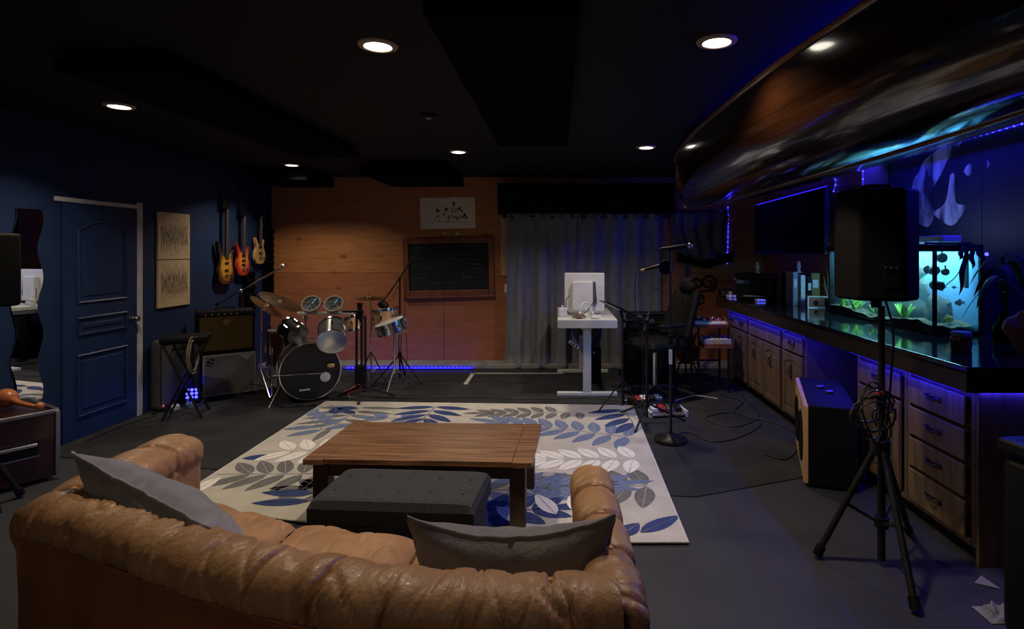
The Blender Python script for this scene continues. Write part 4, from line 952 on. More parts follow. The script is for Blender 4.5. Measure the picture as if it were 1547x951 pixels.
MB().prism([(.10, .10), (.15, .14), (.13, .40), (.10, .40)], .0, .035, Matrix(((1, 0, 0, 0), (0, 0, -1, 0), (0, 1, 0, 0), (0, 0, 0, 1)))).build('hinge_arm', 'steel', t, bevel=.003)
MB().tube(spline([(-.17, -.05, .24), (-.21, -.07, .18), (-.20, -.08, .06), (-.12, -.10, .02), (.02, -.12, .05), (.14, -.08, .22)], 30), .005, 6).build('power_cord', 'cable', t, smooth=True)
def on_desk(nm, label, cat, loc, fn, rz=0):
    t = thing(nm, label, cat, loc, rz); fn(t); return t
def f_dock(t): box('dock_body', (-.05, -.03, 0), (.05, .03, .10), 'whitep', t, bevel=.01); MB().cyl((0, 0, .10), (0, 0, .13), .012).build('plug', 'whitep', t)
on_desk('charging_dock', 'white charging dock at the corner of the desk nearest the chalkboard', 'dock', (.035, 6.5, .866), f_dock, R(20))
def f_coil(t):
    MB().tube([(.075 * math.cos(i * .4) * (1 - i * .004), .045 * math.sin(i * .4), .012 + .0006 * i) for i in range(70)], .007, 6).build('coil', 'tcable', t, smooth=True)
    MB().lathe([(.001, 0), (.03, 0), (.034, .02), (.02, .05), (.001, .055)], 16, Matrix.Translation((.0, 0, .0))).build('plug_block', 'redwood', t, smooth=True)
on_desk('coiled_lead', 'brown lead coiled on the desk below the monitor', 'cable', (.22, 6.32, .866), f_coil)
def f_mouse(t):
    MB().ball((0, 0, .014), (.032, .055, .022), 16, 10).build('shell', 'whitep', t, smooth=True); box('wheel', (-.004, -.03, .03), (.004, -.01, .039), 'black', t, bevel=.001)
on_desk('computer_mouse', 'white computer mouse near the front edge of the desk', 'mouse', (.40, 6.29, .866), f_mouse, R(60))
def f_head(t):
    MB().tube(spline([(-.08, 0, .03), (-.06, 0, .13), (0, 0, .17), (.06, 0, .13), (.08, 0, .03)], 20), .009, 8).build('headband', 'whitep', t, smooth=True)
    for sx in (-1, 1): MB().cyl((sx * .07, 0, .035), (sx * .095, 0, .035), .034, .030).build('ear_cup', 'whitep', t, smooth=True)
on_desk('headphones', 'white headphones standing on the desk in front of the monitor', 'headphones', (.30, 6.42, .866), f_head, R(30))
t = thing('power_strip', 'white power strip dangling on its lead under the white desk', 'power strip', (.18, 6.75, .50)); t.rotation_euler = (0, R(35), 0)
box('body', (-.07, -.02, -.02), (.07, .02, .02), 'whitep', t, bevel=.005); MB().tube(spline([(-.07, 0, 0), (-.12, 0, .08), (-.19, 0, .24)], 12), .005, 6).build('lead', 'cable', t)
for i in range(3): box('outlet', (-.05 + i * .04 - .01, -.022, -.012), (-.05 + i * .04 + .01, -.019, .012), 'black', t, bevel=0)
t = thing('computer_tower', 'black computer tower on the carpet behind the column of the white desk', 'computer', (.42, 7.05, .008))
box('case', (-.09, -.2, .01), (.09, .2, .44), 'black', t, bevel=.008); box('front_panel', (-.085, -.212, .02), (.085, -.198, .43), 'tolex', t, bevel=.005)
MB().cyl((0, -.215, .38), (0, -.208, .38), .012).build('power_button', 'steel', t)
for sx in (-1, 1): box('foot', (sx * .07 - .01, -.17, 0), (sx * .07 + .01, .17, .012), 'black', t, bevel=0)

# ================================================================= MUSIC STAND, MICROPHONE STANDS
t = thing('music_stand', 'black music stand with loose sheets on its tilted tray, beside the white desk', 'music stand', (.64, 5.70, .007))
tripod(t, .98, .010, .27, .30, R(200))
tm = Matrix.Translation((-.03, .02, 1.02)) @ Matrix.Rotation(R(25), 4, 'Y') @ Matrix.Rotation(R(-6), 4, 'X')
mb = MB(); b = MB().box((0, 0, 0), (.44, .30, .004)); o = b.build('tray', 'blackm', t); o.matrix_local = tm
o = MB().box((.215, 0, .02), (.008, .30, .035)).build('tray_lip', 'blackm', t); o.matrix_local = tm
for k, (dx, dz, rz) in enumerate(((-.05, .006, 2), (.06, .010, -4))):
    o = MB().grid(lambda u, v: Vector(((u - .5) * .26, (v - .5) * .26, .004 * math.sin(u * 5 + v * 2))), 10, 8).build('music_sheet', 'paper', t, smooth='all')
    o.matrix_local = tm @ Matrix.Translation((dx, 0, dz + .004)) @ Matrix.Rotation(R(rz), 4, 'Z')
MB().cyl((0, 0, .94), (-.02, .01, 1.01), .014).build('tilt_joint', 'blackm', t)
t = thing('microphone_stand', 'straight black microphone stand on a heavy round base, microphone lying level on top', 'microphone stand', (.945, 4.78, .007))
MB().lathe([(.001, 0), (.135, 0), (.140, .012), (.135, .030), (.06, .045), (.03, .07), (.001, .07)], 40).build('round_base', 'blackm', t, smooth=True)
MB().cyl((0, 0, .05), (0, 0, .86), .0135).build('lower_pole', 'blackm', t, smooth=True); MB().cyl((0, 0, .84), (0, 0, 1.62), .010).build('upper_pole', 'blackm', t, smooth=True)
MB().cyl((0, 0, .82), (0, 0, .90), .022).build('height_clutch', 'black', t, smooth=True)
lb = MB().cyl((0, 0, .655), (0, 0, .78), .0142).build('white_marking', 'whitep', t, smooth=True)
lt = MB()
for i in range(7): lt.box((-.001, -.0142, .662 + i * .018), (.012, .002, .005), ry=R((i * 37) % 60 - 30))
tag(lt.build('marking_letters', 'black', lb), kind='stuff')
MB().box((0, 0, 1.63), (.05, .035, .035)).build('mic_clip', 'black', t, bevel=.006)
mic(t, (-.085, 0, 1.632), (.175, 0, 1.662))
t = thing('boom_stand', 'tripod boom stand with a pop filter, its microphone aimed over the black case', 'microphone stand', (.823, 5.30, .007))
tripod(t, .95, .013, .36, .18, R(-115))
MB().cyl((0, 0, .45), (0, 0, .92), .017).build('sleeve', 'blackm', t, smooth=True)
MB().ball((0, 0, .955), .026, 12, 8).build('clutch', 'black', t, smooth=True)
MB().tube([(-.03, 0, .86), (0, 0, .95), (.115, 0, 1.455)], .008, 8).build('boom_arm', 'steel', t, smooth=True)
mic(t, (-.02, 0, 1.44), (.175, 0, 1.49))
MB().cyl((-.02, 0, 1.44), (-.055, 0, 1.432), .010).build('cable_plug', 'yellowt', t)
pf_ = MB().tube([(.165 + .012 * math.sin(a), -.06 + .0 * a, 1.47) for a in (0, 1)], .001, 4)
rg = MB().tube([(.165 + .062 * math.cos(a), -.07, 1.465 + .062 * math.sin(a)) for a in [k * math.pi / 12 for k in range(24)]], .006, 6, closed=True).build('pop_filter_ring', 'black', t, smooth=True)
MB().lathe([(.001, 0), (.060, 0), (.060, .003), (.001, .003)], 24, axis((.165, -.07, 1.465), (0, 1, 0))).build('pop_filter_mesh', 'blackfab', rg)
MB().tube(spline([(.165, -.07, 1.40), (.15, -.03, 1.30), (.08, 0, 1.25)], 10), .005, 6).build('gooseneck', 'blackm', t, smooth=True)
MB().tube(spline([(-.055, 0, 1.432), (-.10, .01, 1.40), (-.11, .0, 1.15), (-.09, .02, .95), (-.03, .03, .6), (-.02, .03, .1), (.10, .06, .01)], 30), .004, 6).build('cable', 'cable', t, smooth=True)
# floor pedal boards
for k, (x, y, rz, m, lab) in enumerate([(.93, 5.92, 15, 'blackm', 'black pedal board with white trim on the carpet behind the music stand'), (1.05, 5.55, 8, 'steel', 'silver pedal board with a red pedal between the two microphone stands')]):
    t = thing('pedal_board', lab, 'pedal board', (x, y, .007), R(rz), 'pedal boards on the floor')
    MB().box((0, 0, .035), (.36, .20, .02), rx=R(9)).build('board', m, t, bevel=.004)
    for sx in (-1, 1): box('side_rail', (sx * .18 - .012, -.11, 0), (sx * .18 + .012, .11, .06), 'whitem' if k else 'blackm', t, bevel=.003)
    for i, mm in enumerate((('redpl', 'whitep', 'blackm', 'lblue'), ('whitep', 'redpl', 'steel', 'blackm'))[k]):
        e = MB().box((-.12 + i * .08, .01, .065), (.062, .11, .035), rx=R(9)).build('pedal', mm, t, bevel=.005)
        MB().cyl((-.12 + i * .08, -.025, .075), (-.12 + i * .08, -.025, .095), .008).build('footswitch', 'chrome', e)

# ================================================================= BLACK GEAR BEHIND THE STANDS
t = thing('amplifier_head_case', 'black speaker cabinet on casters behind the microphone stands, in front of the curtain', 'amplifier', (1.17, 6.95, .007))
box('case', (-.36, -.16, .07), (.24, .16, .66), 'blackfab', t, bevel=.02); box('grille_cloth', (-.33, -.175, .10), (.21, -.155, .63), 'blackfab', t, bevel=.006)
for sx in (-.3, .18):
    for y in (-.12, .12): MB().cyl((sx - .012, y, .03), (sx + .012, y, .03), .03).build('caster', 'black', t)
box('corner_guard', (.195, -.17, .08), (.245, -.13, .13), 'blackm', t, bevel=.004)
t = thing('office_chair', 'black office chair with a tilted headrest and glossy armrests behind the microphone stands', 'chair', (1.06, 6.24, .008), R(-58))
for i in range(5):
    a = i * 2 * math.pi / 5; l = MB().tube([(0, 0, .11), (.27 * math.cos(a), .27 * math.sin(a), .075)], [.026, .018], 8).build('base_spoke', 'blackm', t, smooth=True)
    MB().cyl((.27 * math.cos(a) - .012, .27 * math.sin(a), .028), (.27 * math.cos(a) + .012, .27 * math.sin(a), .028), .028).build('caster', 'black', l)
MB().cyl((0, 0, .08), (0, 0, .55), .028).build('gas_column', 'chrome', t, smooth=True)
def seatf(u, v):
    x, y = 2 * u - 1, 2 * v - 1; e = max(0, 1 - abs(x) ** 5) ** .4 * max(0, 1 - abs(y) ** 5) ** .4; return Vector((x * .25, y * .25, .58 + .075 * e))
MB().grid(seatf, 24, 24).b2((-.245, -.245, .545), (.245, .245, .585)).build('seat', 'tolex', t, smooth=True)
o = MB().grid(lambda u, v: Vector(((2 * u - 1) * .22 * (1 - .25 * v), .24 + .22 * v + .05 * (1 - (2 * u - 1) ** 2), .66 + .50 * v)), 16, 16).build('backrest', 'tolex', t, smooth='all'); o.modifiers.new('t', 'SOLIDIFY').thickness = .07
MB().ball((0, .50, 1.20), (.13, .055, .07), 16, 10).build('headrest', 'tolex', t, smooth=True)
MB().tube([(0, .30, .58), (0, .42, .80), (0, .5, 1.15)], .02, 8).build('back_support', 'blackm', t, smooth=True)
for sx in (-1, 1):
    MB().tube(spline([(sx * .24, .10, .57), (sx * .30, .06, .66), (sx * .30, .02, .80)], 10), .018, 8).build('arm_post', 'blackm', t, smooth=True)
    box('armrest', (sx * .30 - .045, -.20, .80), (sx * .30 + .045, .16, .84), 'black', t, bevel=.018, seg=3)
# black case on stand
t = thing('folding_case', 'glossy black equipment case with chrome edging on top of the black speaker cabinet', 'case', (1.10, 6.93, .668))
box('lower_shell', (-.27, -.16, 0), (.27, .16, .10), 'black', t, bevel=.02); box('lid', (-.27, -.16, .105), (.27, .16, .20), 'black', t, bevel=.02)
for z in (.10, .198): MB().tube([(-.262, -.165, z), (.262, -.165, z)], .006, 6).build('edge_trim', 'chrome', t)
box('latch', (-.04, -.172, .08), (.04, -.158, .13), 'steel', t, bevel=.003)
# guitar on a stand, neck upright
t = thing('stand_guitar', 'dark guitar upright on a floor stand by the plywood, light marks along its neck', 'guitar', (1.60, 7.08, .008))
b = spline([(x * .9, z, 0) for x, z in STRAT] + [(STRAT[0][0] * .9, STRAT[0][1], 0)], 60)[:-1]
mf = Matrix(((1, 0, 0, 0), (0, 0, -1, 0), (0, 1, 0, .42), (0, 0, 0, 1)))
MB().prism([(p.x, p.y) for p in b], 0, .045, mf).build('body', 'redshell', t, bevel=.008, smooth=True)
box('neck', (-.026, -.06, .48), (.026, -.035, 1.28), 'fret', t, bevel=.004)
for i in range(8): MB().box((0, -.0615, .66 + i * .075), (.026, .002, .014)).build('fret_marker', 'whitep', t)
MB().prism([(-.024, .86), (.024, .86), (.05, .93), (.03, 1.04), (-.03, 1.02)], .035, .052, mf).build('headstock', 'black', t, bevel=.003)
for i in range(5): MB().cyl((.03, -.045, 1.32 + i * .026), (.06, -.045, 1.32 + i * .026), .007).build('tuner', 'chrome', t)
for sx in (-1, 1): MB().tube([(sx * .03, .06, .30), (sx * .18, -.12, .01)], .010, 8).build('stand_leg', 'blackm', t)
MB().tube([(0, .03, .02), (0, .06, .5)], .012, 8).build('stand_post', 'blackm', t); MB().tube([(-.12, -.07, .215), (0, .04, .20), (.12, -.07, .215)], .010, 8).build('stand_cradle', 'blackm', t)
# keyboard stand with two instruments
t = thing('keyboard_stand', 'black two tier stand for instruments at the end of the cabinets', 'stand', (1.76, 6.62, .007))
for sx in (-1, 1):
    for y in (-.20, .16): MB().tube([(sx * .17, y, .0), (sx * .17, y, .75)], .014, 8).build('post', 'blackm', t)
    for z in (.50, .745): MB().cyl((sx * .17, -.24, z), (sx * .17, .18, z), .012).build('shelf_arm', 'blackm', t)
    MB().cyl((sx * .17, -.20, .06), (sx * .17, .16, .06), .012).build('foot_rail', 'blackm', t)
for z in (.30, .72): MB().cyl((-.17, .16, z), (.17, .16, z), .012).build('cross_bar', 'blackm', t)
t = thing('synthesizer', 'red panelled synthesizer with a white corner on the upper tier of the instrument stand', 'synthesizer', (1.72, 6.56, .766)); t.rotation_euler = (R(10), 0, R(-6))
box('case', (-.24, -.14, 0), (.22, .14, .045), 'redsynth', t, bevel=.006)
for sx in (-.236, .216): box('end_cheek', (sx - .01, -.145, -.005), (sx + .01, .145, .06), 'redwood', t, bevel=.004)
for i in range(14): box('key', (-.215 + i * .03, -.135, .045), (-.215 + i * .03 + .027, -.04, .056), 'whitep', t, bevel=.002)
for i in range(8):
    for j in range(2): MB().cyl((-.19 + i * .054, .03 + j * .06, .045), (-.19 + i * .054, .03 + j * .06, .068), .011, .009, 10).build('knob', 'blackm' if (i + j) % 3 else 'whitep', t)
t = thing('audio_mixer', 'small silver mixer with a reddish wooden base on the lower tier of the instrument stand', 'mixer', (1.80, 6.50, .514))
box('wood_base', (-.16, -.12, 0), (.16, .12, .055), 'redwood', t, bevel=.004); MB().box((0, 0, .085), (.31, .23, .055), rx=R(4)).build('panel', 'whitem', t, bevel=.004)
for i in range(6):
    for j in range(3): MB().cyl((-.13 + i * .052, -.06 + j * .06, .11), (-.13 + i * .052, -.06 + j * .06, .128), .009, .007, 8).build('knob', 'blackm', t)
# cables on the floor
def cable(label, pts, r=.005, m='cable', n=80): tag(MB().tube(spline([(x, y, .008 + r) for x, y in pts], n), r, 6).build('floor_cable', m, smooth=True), label, 'cable')
cable('black cable looping on the carpet from the microphone stand to the cabinets', [(1.0, 4.9), (1.15, 5.0), (1.3, 4.75), (1.6, 4.9), (1.9, 5.3), (1.7, 5.6), (1.4, 5.4), (1.6, 5.15), (1.95, 5.5), (2.02, 6.2)])
cable('black cable trailing along the foot of the oak cabinets to the black box', [(1.8, 6.3), (1.95, 6.0), (1.75, 5.6), (2.0, 5.3), (2.06, 4.9), (1.95, 4.6), (1.75, 4.35), (1.62, 4.45)])
cable('white cable lying on the carpet behind the pedal boards', [(.70, 6.05), (.95, 6.12), (1.2, 6.02), (1.5, 6.25), (1.72, 6.12)], .007, 'wcable')
cable('black cable stretched across the carpet behind the rug, from the drums to the desk', [(-2.3, 6.3), (-1.7, 6.15), (-1.0, 6.22), (-.3, 6.12), (.3, 6.16), (.75, 6.0)])
cable('black cable along the foot of the navy wall from the door to the pedals', [(-4.0, 4.75), (-4.02, 5.2), (-3.95, 5.5), (-4.05, 5.62), (-3.85, 5.95)])
# ================================================================= BAR COUNTER + CABINETS
CT = 1.035
t = thing('bar_counter', 'long glossy black bar counter running along the right wall, dark wooden edge', 'counter', (0, 0, 0))
ctp = [(2.055, 2.835), (3.19, 2.835), (3.19, 5.44), (2.93, 5.44), (2.93, 7.37), (2.055, 7.37)]
MB().prism(ctp, 1.005, CT).build('worktop', 'counter', t, bevel=.006, seg=3)
box('front_nosing', (2.05, 2.83, .905), (2.075, 7.37, 1.006), 'nosing', t, bevel=.006); box('end_nosing', (2.076, 2.83, .905), (3.19, 2.855, 1.006), 'nosing', t, bevel=.006)
box('far_nosing', (2.076, 7.34, .905), (2.93, 7.37, 1.006), 'nosing', t, bevel=.004)
def pull(parent, y, z, vert=False):
    o = MB().tube(spline([(0, -.055, 0), (-.014, -.045, .0), (-.024, -.02, -.006), (-.026, 0, -.008), (-.024, .02, -.006), (-.014, .045, 0), (0, .055, 0)], 14), .0055, 7)
    for s_ in (-1, 1): o.ball((-.004, s_ * .055, 0), (.006, .016, .018), 10, 6)
    o.ball((-.004, 0, .0), (.005, .03, .014), 10, 6)
    h = o.build('pull', 'pewter', parent, smooth=True); h.location = (-.022, y, z)
    if vert: h.rotation_euler.x = R(90)
def cabinet(label, y0, y1, fronts, z1=.90):
    """fronts: (kind, ya, yb, za, zb) with ya..yb measured from y0; the face looks to -x"""
    t = thing('base_cabinet', label, 'cabinet', (2.145, y0, 0), group='oak cabinets under the bar counter'); w_ = y1 - y0
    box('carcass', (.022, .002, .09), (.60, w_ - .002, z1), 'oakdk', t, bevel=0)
    box('toe_kick', (.06, .004, 0), (.56, w_ - .004, .09), 'black', t, bevel=0)
    ys = sorted({0, w_} | {a for f in fronts for a in f[1:3]})
    for sy in (0, w_ - .03): box('face_stile', (0, sy + .001, .085), (.021, sy + .029, z1), 'oak', t, bevel=.002)
    for zz in (.085, z1 - .03): box('face_rail', (0.0, .031, zz), (.021, w_ - .031, zz + .03), 'oak', t, bevel=.002)
    for kind, a, b_, za, zb in fronts:
        if kind == 'drawer':
            o = box('drawer_front', (-.020, a, za), (-.001, b_, zb), 'oak', t, bevel=.006); pull(o, (a + b_) / 2, (za + zb) / 2 + .01)
        elif kind == 'panel': box('false_front', (-.020, a, za), (-.001, b_, zb), 'oak', t, bevel=.006)
        else:
            o = box('door', (-.016, a, za), (-.001, b_, zb), 'oak', t, bevel=.004)
            fw = .055
            for yy in (a, b_ - fw): box('door_stile', (-.022, yy + .001, za + .001), (-.0155, yy + fw, zb - .001), 'oak', o, bevel=.002)
            box('door_rail', (-.022, a + fw, za + .001), (-.0155, b_ - fw, za + fw), 'oak', o, bevel=.002)
            ya, yb = a + fw, b_ - fw; arch = [(ya, zb - .001), (yb, zb - .001)] + [(yb + (ya - yb) * i / 10, zb - fw - .035 * (1 - math.sin(math.pi * i / 10))) for i in range(11)]
            MB().prism(arch, .0155, .022, Matrix(((0, 0, -1, 0), (1, 0, 0, 0), (0, 1, 0, 0), (0, 0, 0, 1)))).build('arched_rail', 'oak', o)
            box('raised_panel', (-.0215, ya + .025, za + fw + .025), (-.015, yb - .025, zb - fw - .055), 'oak', o, bevel=.006)
            pull(o, (a + b_) / 2, (za + zb) / 2 + .12, True)
    return t
cabinet('oak base cabinet with two narrow doors at the far end of the bar counter', 6.36, 7.13, [('drawer', .03, .375, .70, .85), ('drawer', .395, .74, .70, .85), ('door', .03, .375, .12, .68), ('door', .395, .74, .12, .68)])
cabinet('oak sink cabinet with a plain false front and two arched doors, next nearer', 5.395, 6.355, [('panel', .03, .93, .70, .85), ('door', .03, .47, .12, .68), ('door', .49, .93, .12, .68)])
cabinet('oak base cabinet with one drawer over one arched door beside the knee space', 4.90, 5.39, [('drawer', .03, .46, .70, .85), ('door', .03, .46, .12, .68)])
cabinet('oak base cabinet behind the tripod stand, one drawer over one door', 3.47, 4.05, [('drawer', .05, .53, .70, .85), ('door', .05, .53, .12, .68)])
e = cabinet('oak base cabinet with a stack of four drawers at the near end of the counter', 2.90, 3.465, [('drawer', .055, .535, .70, .86), ('drawer', .055, .535, .515, .68), ('drawer', .055, .535, .325, .495), ('drawer', .055, .535, .115, .305)])
box('end_panel', (.001, -.022, .0), (1.0, -.001, .90), 'oak', e, bevel=.002)
struct(box('trim_3', (2.75, 4.052, .0), (2.77, 4.898, .90), 'navyr', bevel=0), 'dark back board of the knee space under the counter')
# diode strips under the counter nosing
for (y0, y1, lab) in ((4.92, 7.1, 'blue light strip under the counter nosing over the far oak cabinets'), (2.92, 4.04, 'blue light strip under the counter nosing over the drawer cabinets')):
    t = thing('diode_strip', lab, 'light strip', (2.079, (y0 + y1) / 2, .9045), group='blue strips under the counter')
    MB().box((0.004, 0, -.0045), (.006, y1 - y0, .009)).build('channel', 'strip', t)
    mb = MB(); n = int((y1 - y0) / .06)
    for i in range(n): mb.ball((.004, -(y1 - y0) / 2 + .03 + i * .06, -.006), .004, 6, 4)
    tag(mb.build('diodes', 'bead', t), kind='stuff')
# black box with pale edge in the knee space
t = thing('subwoofer', 'tall black speaker box with a pale front edge half pushed into the knee space', 'speaker', (2.00, 4.245, .007), R(-19.5))
box('cabinet_shell', (-.145, -.47, .015), (.16, .47, .555), 'tolex', t, bevel=.006); box('front_baffle', (-.175, -.465, .02), (-.146, .465, .55), 'plypale', t, bevel=.004)
for y in (-.22, .22):
    MB().lathe([(.17, 0), (.18, .006), (.17, .010), (.15, .004), (.06, -.01), (.001, .004)], 32, axis((-.175, y, .28), (-1, 0, 0))).build('driver_cone', 'black', t, smooth=True)
for x, y in ((-.02, .1), (.03, -.05)): MB().box((x, y, .566), (.05, .035, .02), rz=.5).build('top_fitting', 'steel', t, bevel=.006)
for sx in (-1, 1):
    for sy in (-1, 1): MB().cyl((sx * .12, sy * .42, 0), (sx * .12, sy * .42, .02), .02).build('foot', 'black', t)
# ================================================================= TELEVISION
t = thing('television', 'wide black television on the plywood wall above the counter, blue glow along its top', 'television', (2.62, 6.52, 1.585), R(-2.5))
box('bezel', (-.02, -1.10, 0), (.03, 1.10, .655), 'black', t, bevel=.006); box('screen', (-.024, -1.085, .02), (-.017, 1.085, .64), 'tvglass', t, bevel=0)
box('back_housing', (.03, -.7, .08), (.08, .7, .5), 'black', t, bevel=.01); box('wall_arm', (.08, -.08, .25), (.27, .08, .33), 'blackm', t, bevel=.004); box('wall_bracket', (.27, -.2, .15), (.295, .2, .45), 'blackm', t, bevel=.003)
mb = MB()
o = MB().box((.005, 0, .662), (.02, 2.16, .008)).build('glow_strip', 'strip', t)
# vertical blue strips
def vstrip(label, pts, grp='vertical blue diode strings'):
    t = thing('diode_string', label, 'light strip', pts[0], group=grp); P = [Vector(p) - Vector(pts[0]) for p in pts]
    MB().tube(P, .004, 6).build('wire', 'strip', t)
    mb = MB(); s3 = spline(P, max(3, int(sum((b - a).length for a, b in zip(P, P[1:])) / .06)))
    for q in s3: mb.ball(q, .008, 6, 4)
    tag(mb.build('diodes', 'bead', t), kind='stuff')
vstrip('blue diode string hanging down the wall between the draped sheer and the television', [(2.42, 8.075, 2.25), (2.425, 8.08, 1.9), (2.41, 8.075, 1.45)])
vstrip('blue diode string running up the plywood from the corner of the television to the canoe', [(2.915, 5.98, 2.26), (2.92, 5.94, 2.36), (2.91, 6.02, 2.46), (2.925, 6.0, 2.62)])
vstrip('blue diode string along the corner where plywood meets the dark blue wall', [(2.945, 5.455, 1.72), (2.945, 5.455, 2.1), (2.945, 5.455, 2.55)])
vstrip('blue diode string along the top of the dark blue wall beyond the canoe', [(3.19, 5.40, 2.50), (3.19, 4.2, 2.50), (3.19, 2.7, 2.50)])
# leaked tank light, painted as pale patches on the wall
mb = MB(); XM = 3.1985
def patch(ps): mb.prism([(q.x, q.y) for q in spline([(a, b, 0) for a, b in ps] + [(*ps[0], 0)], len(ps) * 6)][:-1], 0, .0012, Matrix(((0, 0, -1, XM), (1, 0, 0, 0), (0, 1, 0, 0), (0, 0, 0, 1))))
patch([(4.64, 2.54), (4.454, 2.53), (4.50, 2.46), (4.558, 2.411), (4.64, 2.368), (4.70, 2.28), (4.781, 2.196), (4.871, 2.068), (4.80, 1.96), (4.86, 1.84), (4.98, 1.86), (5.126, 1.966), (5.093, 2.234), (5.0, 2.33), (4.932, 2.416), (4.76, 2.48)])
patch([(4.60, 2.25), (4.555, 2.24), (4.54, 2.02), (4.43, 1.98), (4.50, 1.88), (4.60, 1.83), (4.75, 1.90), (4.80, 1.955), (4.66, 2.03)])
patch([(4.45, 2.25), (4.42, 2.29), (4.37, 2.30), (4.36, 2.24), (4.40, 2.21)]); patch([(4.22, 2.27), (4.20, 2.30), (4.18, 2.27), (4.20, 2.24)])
tag(mb.build('painted_light_patches', 'light_patch'), 'patches of aquarium light painted in pale colour on the dark blue wall', 'light_patch')

# ================================================================= CANOE under the ceiling
cn = thing('cedar_canoe', 'varnished wooden canoe slung under the ceiling over the bar counter', 'canoe', (1.54, 3.75, 2.075), R(.6))
LH = 3.0
def hull(s_, v, inset=0):
    """s_ -1..1 along the boat, v -1..1 gunwale to gunwale through the keel"""
    a = abs(s_); half = .475 * max(0, (1 - a ** 2.3)) ** .72
    rocker = .06 * a ** 3; sheer_ = .48 + .13 * max(0, (a - .45) / .55) ** 2.2
    th = v * math.pi / 2
    x = half * (abs(math.sin(th)) ** .72) * (1 if v >= 0 else -1)
    zz = 1 - abs(math.cos(th)) ** .62
    z = rocker + (sheer_ - rocker) * zz
    y = s_ * LH - (1 if s_ > 0 else -1) * .16 * (max(0, (a - .80) / .2) ** 2) * (1 - zz) * 1.0
    if a > .9: y -= (1 if s_ > 0 else -1) * .10 * ((a - .9) / .1) ** 2 * zz ** 4
    return Vector((x, y, z))
NP = 22
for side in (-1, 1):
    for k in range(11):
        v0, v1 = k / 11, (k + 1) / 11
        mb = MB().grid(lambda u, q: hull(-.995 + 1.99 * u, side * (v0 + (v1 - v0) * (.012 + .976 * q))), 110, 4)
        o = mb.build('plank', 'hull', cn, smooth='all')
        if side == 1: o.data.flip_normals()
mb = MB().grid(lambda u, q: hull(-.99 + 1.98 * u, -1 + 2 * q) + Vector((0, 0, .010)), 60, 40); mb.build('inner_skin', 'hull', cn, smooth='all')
for side in (-1, 1): MB().tube([hull(-.99 + 1.98 * i / 80, side) + Vector((side * .006, 0, .004)) for i in range(81)], .016, 8).build('gunwale', 'gunwale', cn, smooth=True)
for s_ in (-1, 1): MB().tube([hull(s_ * .996, v / 10) + Vector((0, s_ * .008, 0)) for v in range(11)], .015, 8).build('stem_band', 'gunwale', cn, smooth=True)
MB().tube([hull(-.98 + 1.96 * i / 60, 0) + Vector((0, 0, -.004)) for i in range(61)], .008, 6).build('keel_strip', 'gunwale', cn, smooth=True)
for s_ in (-.45, .0, .45):
    a = hull(s_, -1); b = hull(s_, 1); MB().box(((a + b) / 2)[:], ((b - a).length, .07, .02)).build('thwart', 'gunwale', cn, bevel=.004)
lp = MB().tube([hull(.985, .62) + Vector((-.03 * math.sin(i), .035 - .02 * math.cos(i), -.03 * math.cos(i * .7))) for i in range(7)], .008, 6).build('painter_loop', 'wcable', cn, smooth=True)
MB().ball(hull(.992, .15) + Vector((-.035, .02, .0)), (.03, .014, .014), 10, 6).build('tow_eye', 'steel', cn, smooth=True)
for s_ in (-.45, .45):
    for sx in (-.2, .2): MB().cyl((sx, s_ * LH, hull(s_, 1).z), (sx, s_ * LH, .612), .012).build('hanging_rod', 'blackm', cn)
# ================================================================= AQUARIUM
AX0, AX1, AY0, AY1, AZ0, AZ1 = 2.60, 2.93, 3.90, 5.42, CT, 1.655
t = thing('aquarium', 'lit aquarium with a black frame on the bar counter, blue water over rocks and plants', 'aquarium', (2.765, 4.66, CT))
hx, hy = (AX1 - AX0) / 2, (AY1 - AY0) / 2; H_ = AZ1 - AZ0
box('base_frame', (-hx - .006, -hy - .006, .001), (hx + .006, hy + .006, .022), 'black', t, bevel=.003)
for a, b in (((-hx - .006, -hy - .006), (-hx + .014, hy + .006)), ((hx - .014, -hy - .006), (hx + .006, hy + .006)), ((-hx + .014, -hy - .006), (hx - .014, -hy + .014)), ((-hx + .014, hy - .014), (hx - .014, hy + .006))):
    box('top_rim', (*a, H_ - .035), (*b, H_ + .012), 'black', t, bevel=.003)
for sx in (-1, 1):
    for sy in (-1, 1): box('corner_post', (sx * (hx - .005) - .011, sy * (hy - .005) - .011, .022), (sx * (hx - .005) + .011, sy * (hy - .005) + .011, H_ - .036), 'black', t, bevel=.002)
box('front_pane', (-hx - .001, -hy + .012, .022), (-hx + .004, hy - .012, H_ - .036), 'glass', t, bevel=0)
for sy in (-1, 1): box('end_pane', (-hx + .012, sy * (hy - .0015) - .0025, .022), (hx - .012, sy * (hy - .0015) + .0025, H_ - .036), 'glass', t, bevel=0)
box('back_sheet', (hx - .006, -hy + .012, .022), (hx - .001, hy - .012, H_ - .036), 'tankback', t, bevel=0)
wv = bpy.data.materials.new('tank_water'); wv.use_nodes = True; nt = wv.node_tree; nt.nodes.remove(nt.nodes['Principled BSDF'])
vp = nt.nodes.new('ShaderNodeVolumeScatter'); vp.inputs['Color'].default_value = (.35, .80, .90, 1); vp.inputs['Density'].default_value = .9
tb = nt.nodes.new('ShaderNodeBsdfTransparent'); tb.inputs[0].default_value = (.92, .99, 1, 1)
nt.links.new(vp.outputs[0], nt.nodes['Material Output'].inputs['Volume']); nt.links.new(tb.outputs[0], nt.nodes['Material Output'].inputs[0]); M['water'] = wv
box('water', (-hx + .006, -hy + .006, .024), (hx - .008, hy - .006, H_ - .045), 'water', t, bevel=0)
